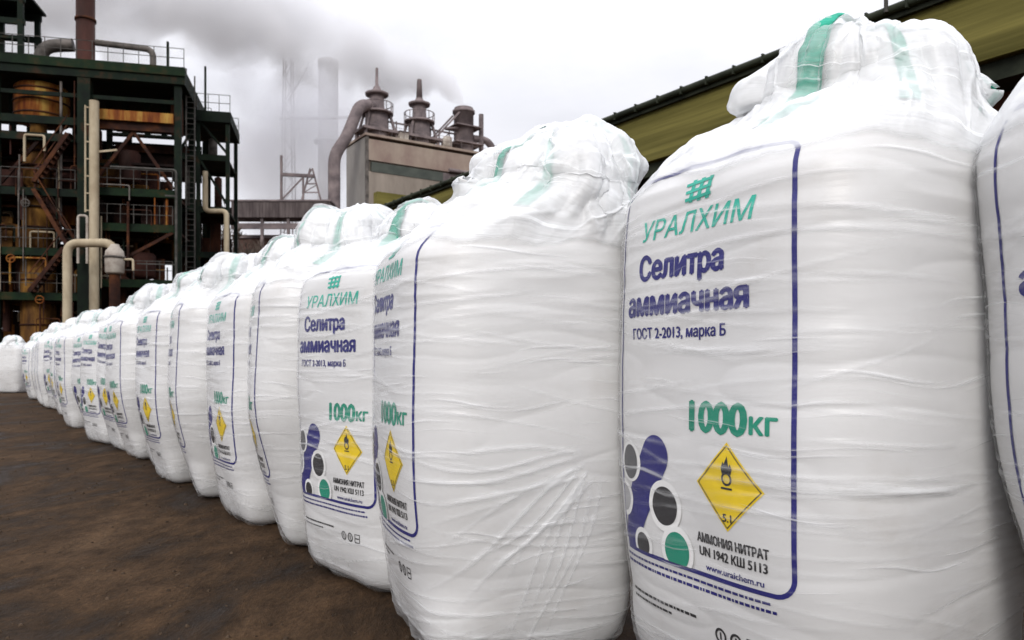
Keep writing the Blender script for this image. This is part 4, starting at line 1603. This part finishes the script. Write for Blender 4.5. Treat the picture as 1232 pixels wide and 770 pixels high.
    for cang in tuple(show) + ((-62, 62, 135, -135) if not show else (62, 135, -110)):
        sc_ = float(np.interp(R(cang), tt, d)) * .475
        out_t = np.linspace(float(T_OF(1.58)), PD[-1] * .985, 46)
        zz = np.interp(out_t, PD, PQ[:, 1])
        aa = np.interp(out_t, PD, PQ[:, 0])
        hw = (0.052 if cang in show else 0.036) * np.minimum(1, 0.475 / np.maximum(aa, .12))  # cloth stations crowd together near the crest
        base = 0.004 + (0.008 if cang in show else 0.002) * sstep(1.64, 1.76, zz) + (poke * sstep(1.86, 1.94, zz) if cang in show else 0)
        lam = np.linspace(-1, 1, 5)
        Sg = sc_ + hw[:, None] * lam[None]
        Tg = np.repeat(out_t[:, None], 5, 1)
        p, nn = at_(Sg.ravel(), Tg.ravel())
        lift = np.repeat(base, 5)[:, None] + 0.004 * np.cos(np.tile(lam, 46) * 1.5)[:, None]
        top_ = (p + nn * lift)
        bot_ = (p + nn * (lift - 0.004))
        vs = np.r_[top_, bot_]
        fs_ = []
        K = 46 * 5
        for i in range(45):
            for k in range(4):
                q0 = i * 5 + k
                fs_.append((q0, q0 + 1, q0 + 6, q0 + 5))
                fs_.append((K + q0 + 5, K + q0 + 6, K + q0 + 1, K + q0))
            for k in (0, 4):
                q0 = i * 5 + k
                fs_.append((q0, q0 + 5, K + q0 + 5, K + q0))
        me = bpy.data.meshes.new('lifting_loop')
        me.from_pydata(vs.tolist(), [], fs_)
        me.polygons.foreach_set('use_smooth', [True] * len(fs_))
        me.materials.append(M['loop'])
        me.update()
        loops.append(me)
    return [('body', body)] + prints + [('lifting_loop', m) for m in loops] + [('film_wrap', film)]


VAR = {}
HI, MI, LO = (560, 440), (300, 230), (150, 120)
VAR['a'] = make_variant(11, 400, 320, show=(12,), scale=1.10, width=.94, top=1.2, lean=(.14, -.054))
VAR['b'] = make_variant(23, *HI, ears=((-34, 1.77, .07, .16), (138, 1.74, .09, .22)), hump=(.10, R(135)), show=(8,), scale=1.09, width=1.0, top=.80, shift=(-.10, .075), poke=.014, neck=.82, taper=.05)
VAR['c'] = make_variant(35, *HI, ears=((-20, 1.72, .10, .14),), fan=(-.62 + 1.62, .84, 175, 262, 17, .85), hump=(.14, R(130)), show=(14,), shift=(-.15, .10), scale=.985, width=.985, top=.88, raise_print=.06, neck=.94, taper=.10)
VAR['d'] = make_variant(47, 400, 320, show=(12,), top=0.60, soft=.6, taper=.03)
VAR['e'] = make_variant(59, 400, 320, ears=((-30, 1.74, .06, .3),), show=(12,), top=.84, taper=.30)
for k_, sd in zip('fgh', (61, 73, 85)):
    VAR[k_] = make_variant(sd, *MI, show=(12,), top=.74, lean=(random.Random(sd).uniform(-.02, .02), .01), taper={61: .12, 73: .30, 85: .28}[sd])
for k_, sd in zip('ijk', (97, 109, 121)):
    VAR[k_] = make_variant(sd, *LO, show=(12,) if k_ != 'j' else (), top=.74)

ROW = 34.6
AISLE = 180 + ROW
protos = {}
tilt = random.Random(21)


def bag(var, x, y, yaw, label, group='white bulk bags standing in one long row'):
    if var not in protos:
        root = thing('bulk_bag', label, 'bulk bag', (x, y, 0), R(AISLE + yaw), group)
        for nm, me in VAR[var]:
            link(nm, me, root)
        protos[var] = root
        return root
    src = protos[var]
    root = src.copy()
    COL.objects.link(root)
    root.location = (x, y, 0)
    root.rotation_euler = (R(tilt.uniform(-2.4, 2.4)), R(tilt.uniform(-2.4, 2.4)), R(AISLE + yaw))
    sz = tilt.uniform(.96, 1.04)
    root.scale = (tilt.uniform(.97, 1.03), tilt.uniform(.97, 1.03), sz)
    root['label'] = label
    root['group'] = group
    for ch in src.children:
        c = ch.copy()
        COL.objects.link(c)
        c.parent = root
    return root


near = [
    ('a', 1.85, 1.73, -12, 'film-wrapped white bag at the near end of the row, cut off by the picture edge'),
    ('b', 0.96, 2.44, -7, 'biggest white bulk bag with its whole printed panel and 1000 kg lettering readable'),
    ('c', -0.035, 2.96, -13.5, 'white bulk bag with film pleats fanning across its broad plain side, printed side narrow'),
    ('d', -0.497, 3.848, 9.3, 'low-topped white bulk bag pushed in behind the fanned-pleat bag, yellow diamond and circles showing'),
    ('e', -1.06, 4.56, -15, 'white bulk bag with plain side out and pointed foot, beside the low-topped printed bag'),
    ('f', -1.53, 5.24, -1, 'white bulk bag with narrow complete printed panel, sixth in the row from the near end'),
    ('g', -2.20, 6.10, -9, 'white bulk bag with sliver of print, seventh in the row from the near end'),
    ('h', -2.79, 6.84, 3, 'white bulk bag with small yellow diamond, eighth along the row from the near end'),
    ('f', -3.13, 7.62, 2, 'white bulk bag nearly hidden behind its nearer neighbour, ninth from the near end'),
    ('g', -3.86, 8.43, 4, 'slim-looking white bulk bag showing a yellow diamond, tenth from the near end'),
]
for v_, x_, y_, yw_, lb_ in near:
    bag(v_, x_, y_, yw_, lb_)
ORD = ['eleventh', 'twelfth', 'thirteenth', 'fourteenth', 'fifteenth', 'sixteenth', 'seventeenth', 'eighteenth', 'nineteenth', 'twentieth', 'twenty-first', 'twenty-second',
       'twenty-third', 'twenty-fourth', 'twenty-fifth', 'twenty-sixth', 'twenty-seventh', 'twenty-eighth']
rb = random.Random(5)
for i in range(len(ORD)):
    dd = (i + 1) * 1.0
    jit = rb.uniform(-.09, .09)
    far = i > 5
    last = i == len(ORD) - 1
    bag(('hfg' if not far else 'ijk')[i % 3], -3.86 - .573 * dd - .823 * jit, 8.43 + .82 * dd - .568 * jit, rb.uniform(-14, 14),
        'distant white bulk bag, ' + ORD[i] + (' and last along the row from the near end' if last else ' along the row from the near end'))
bag('j', -16.85, 26.0, -125, 'white bulk bag standing apart beyond the row end, plain broad side showing', 'white bulk bags across the row end')
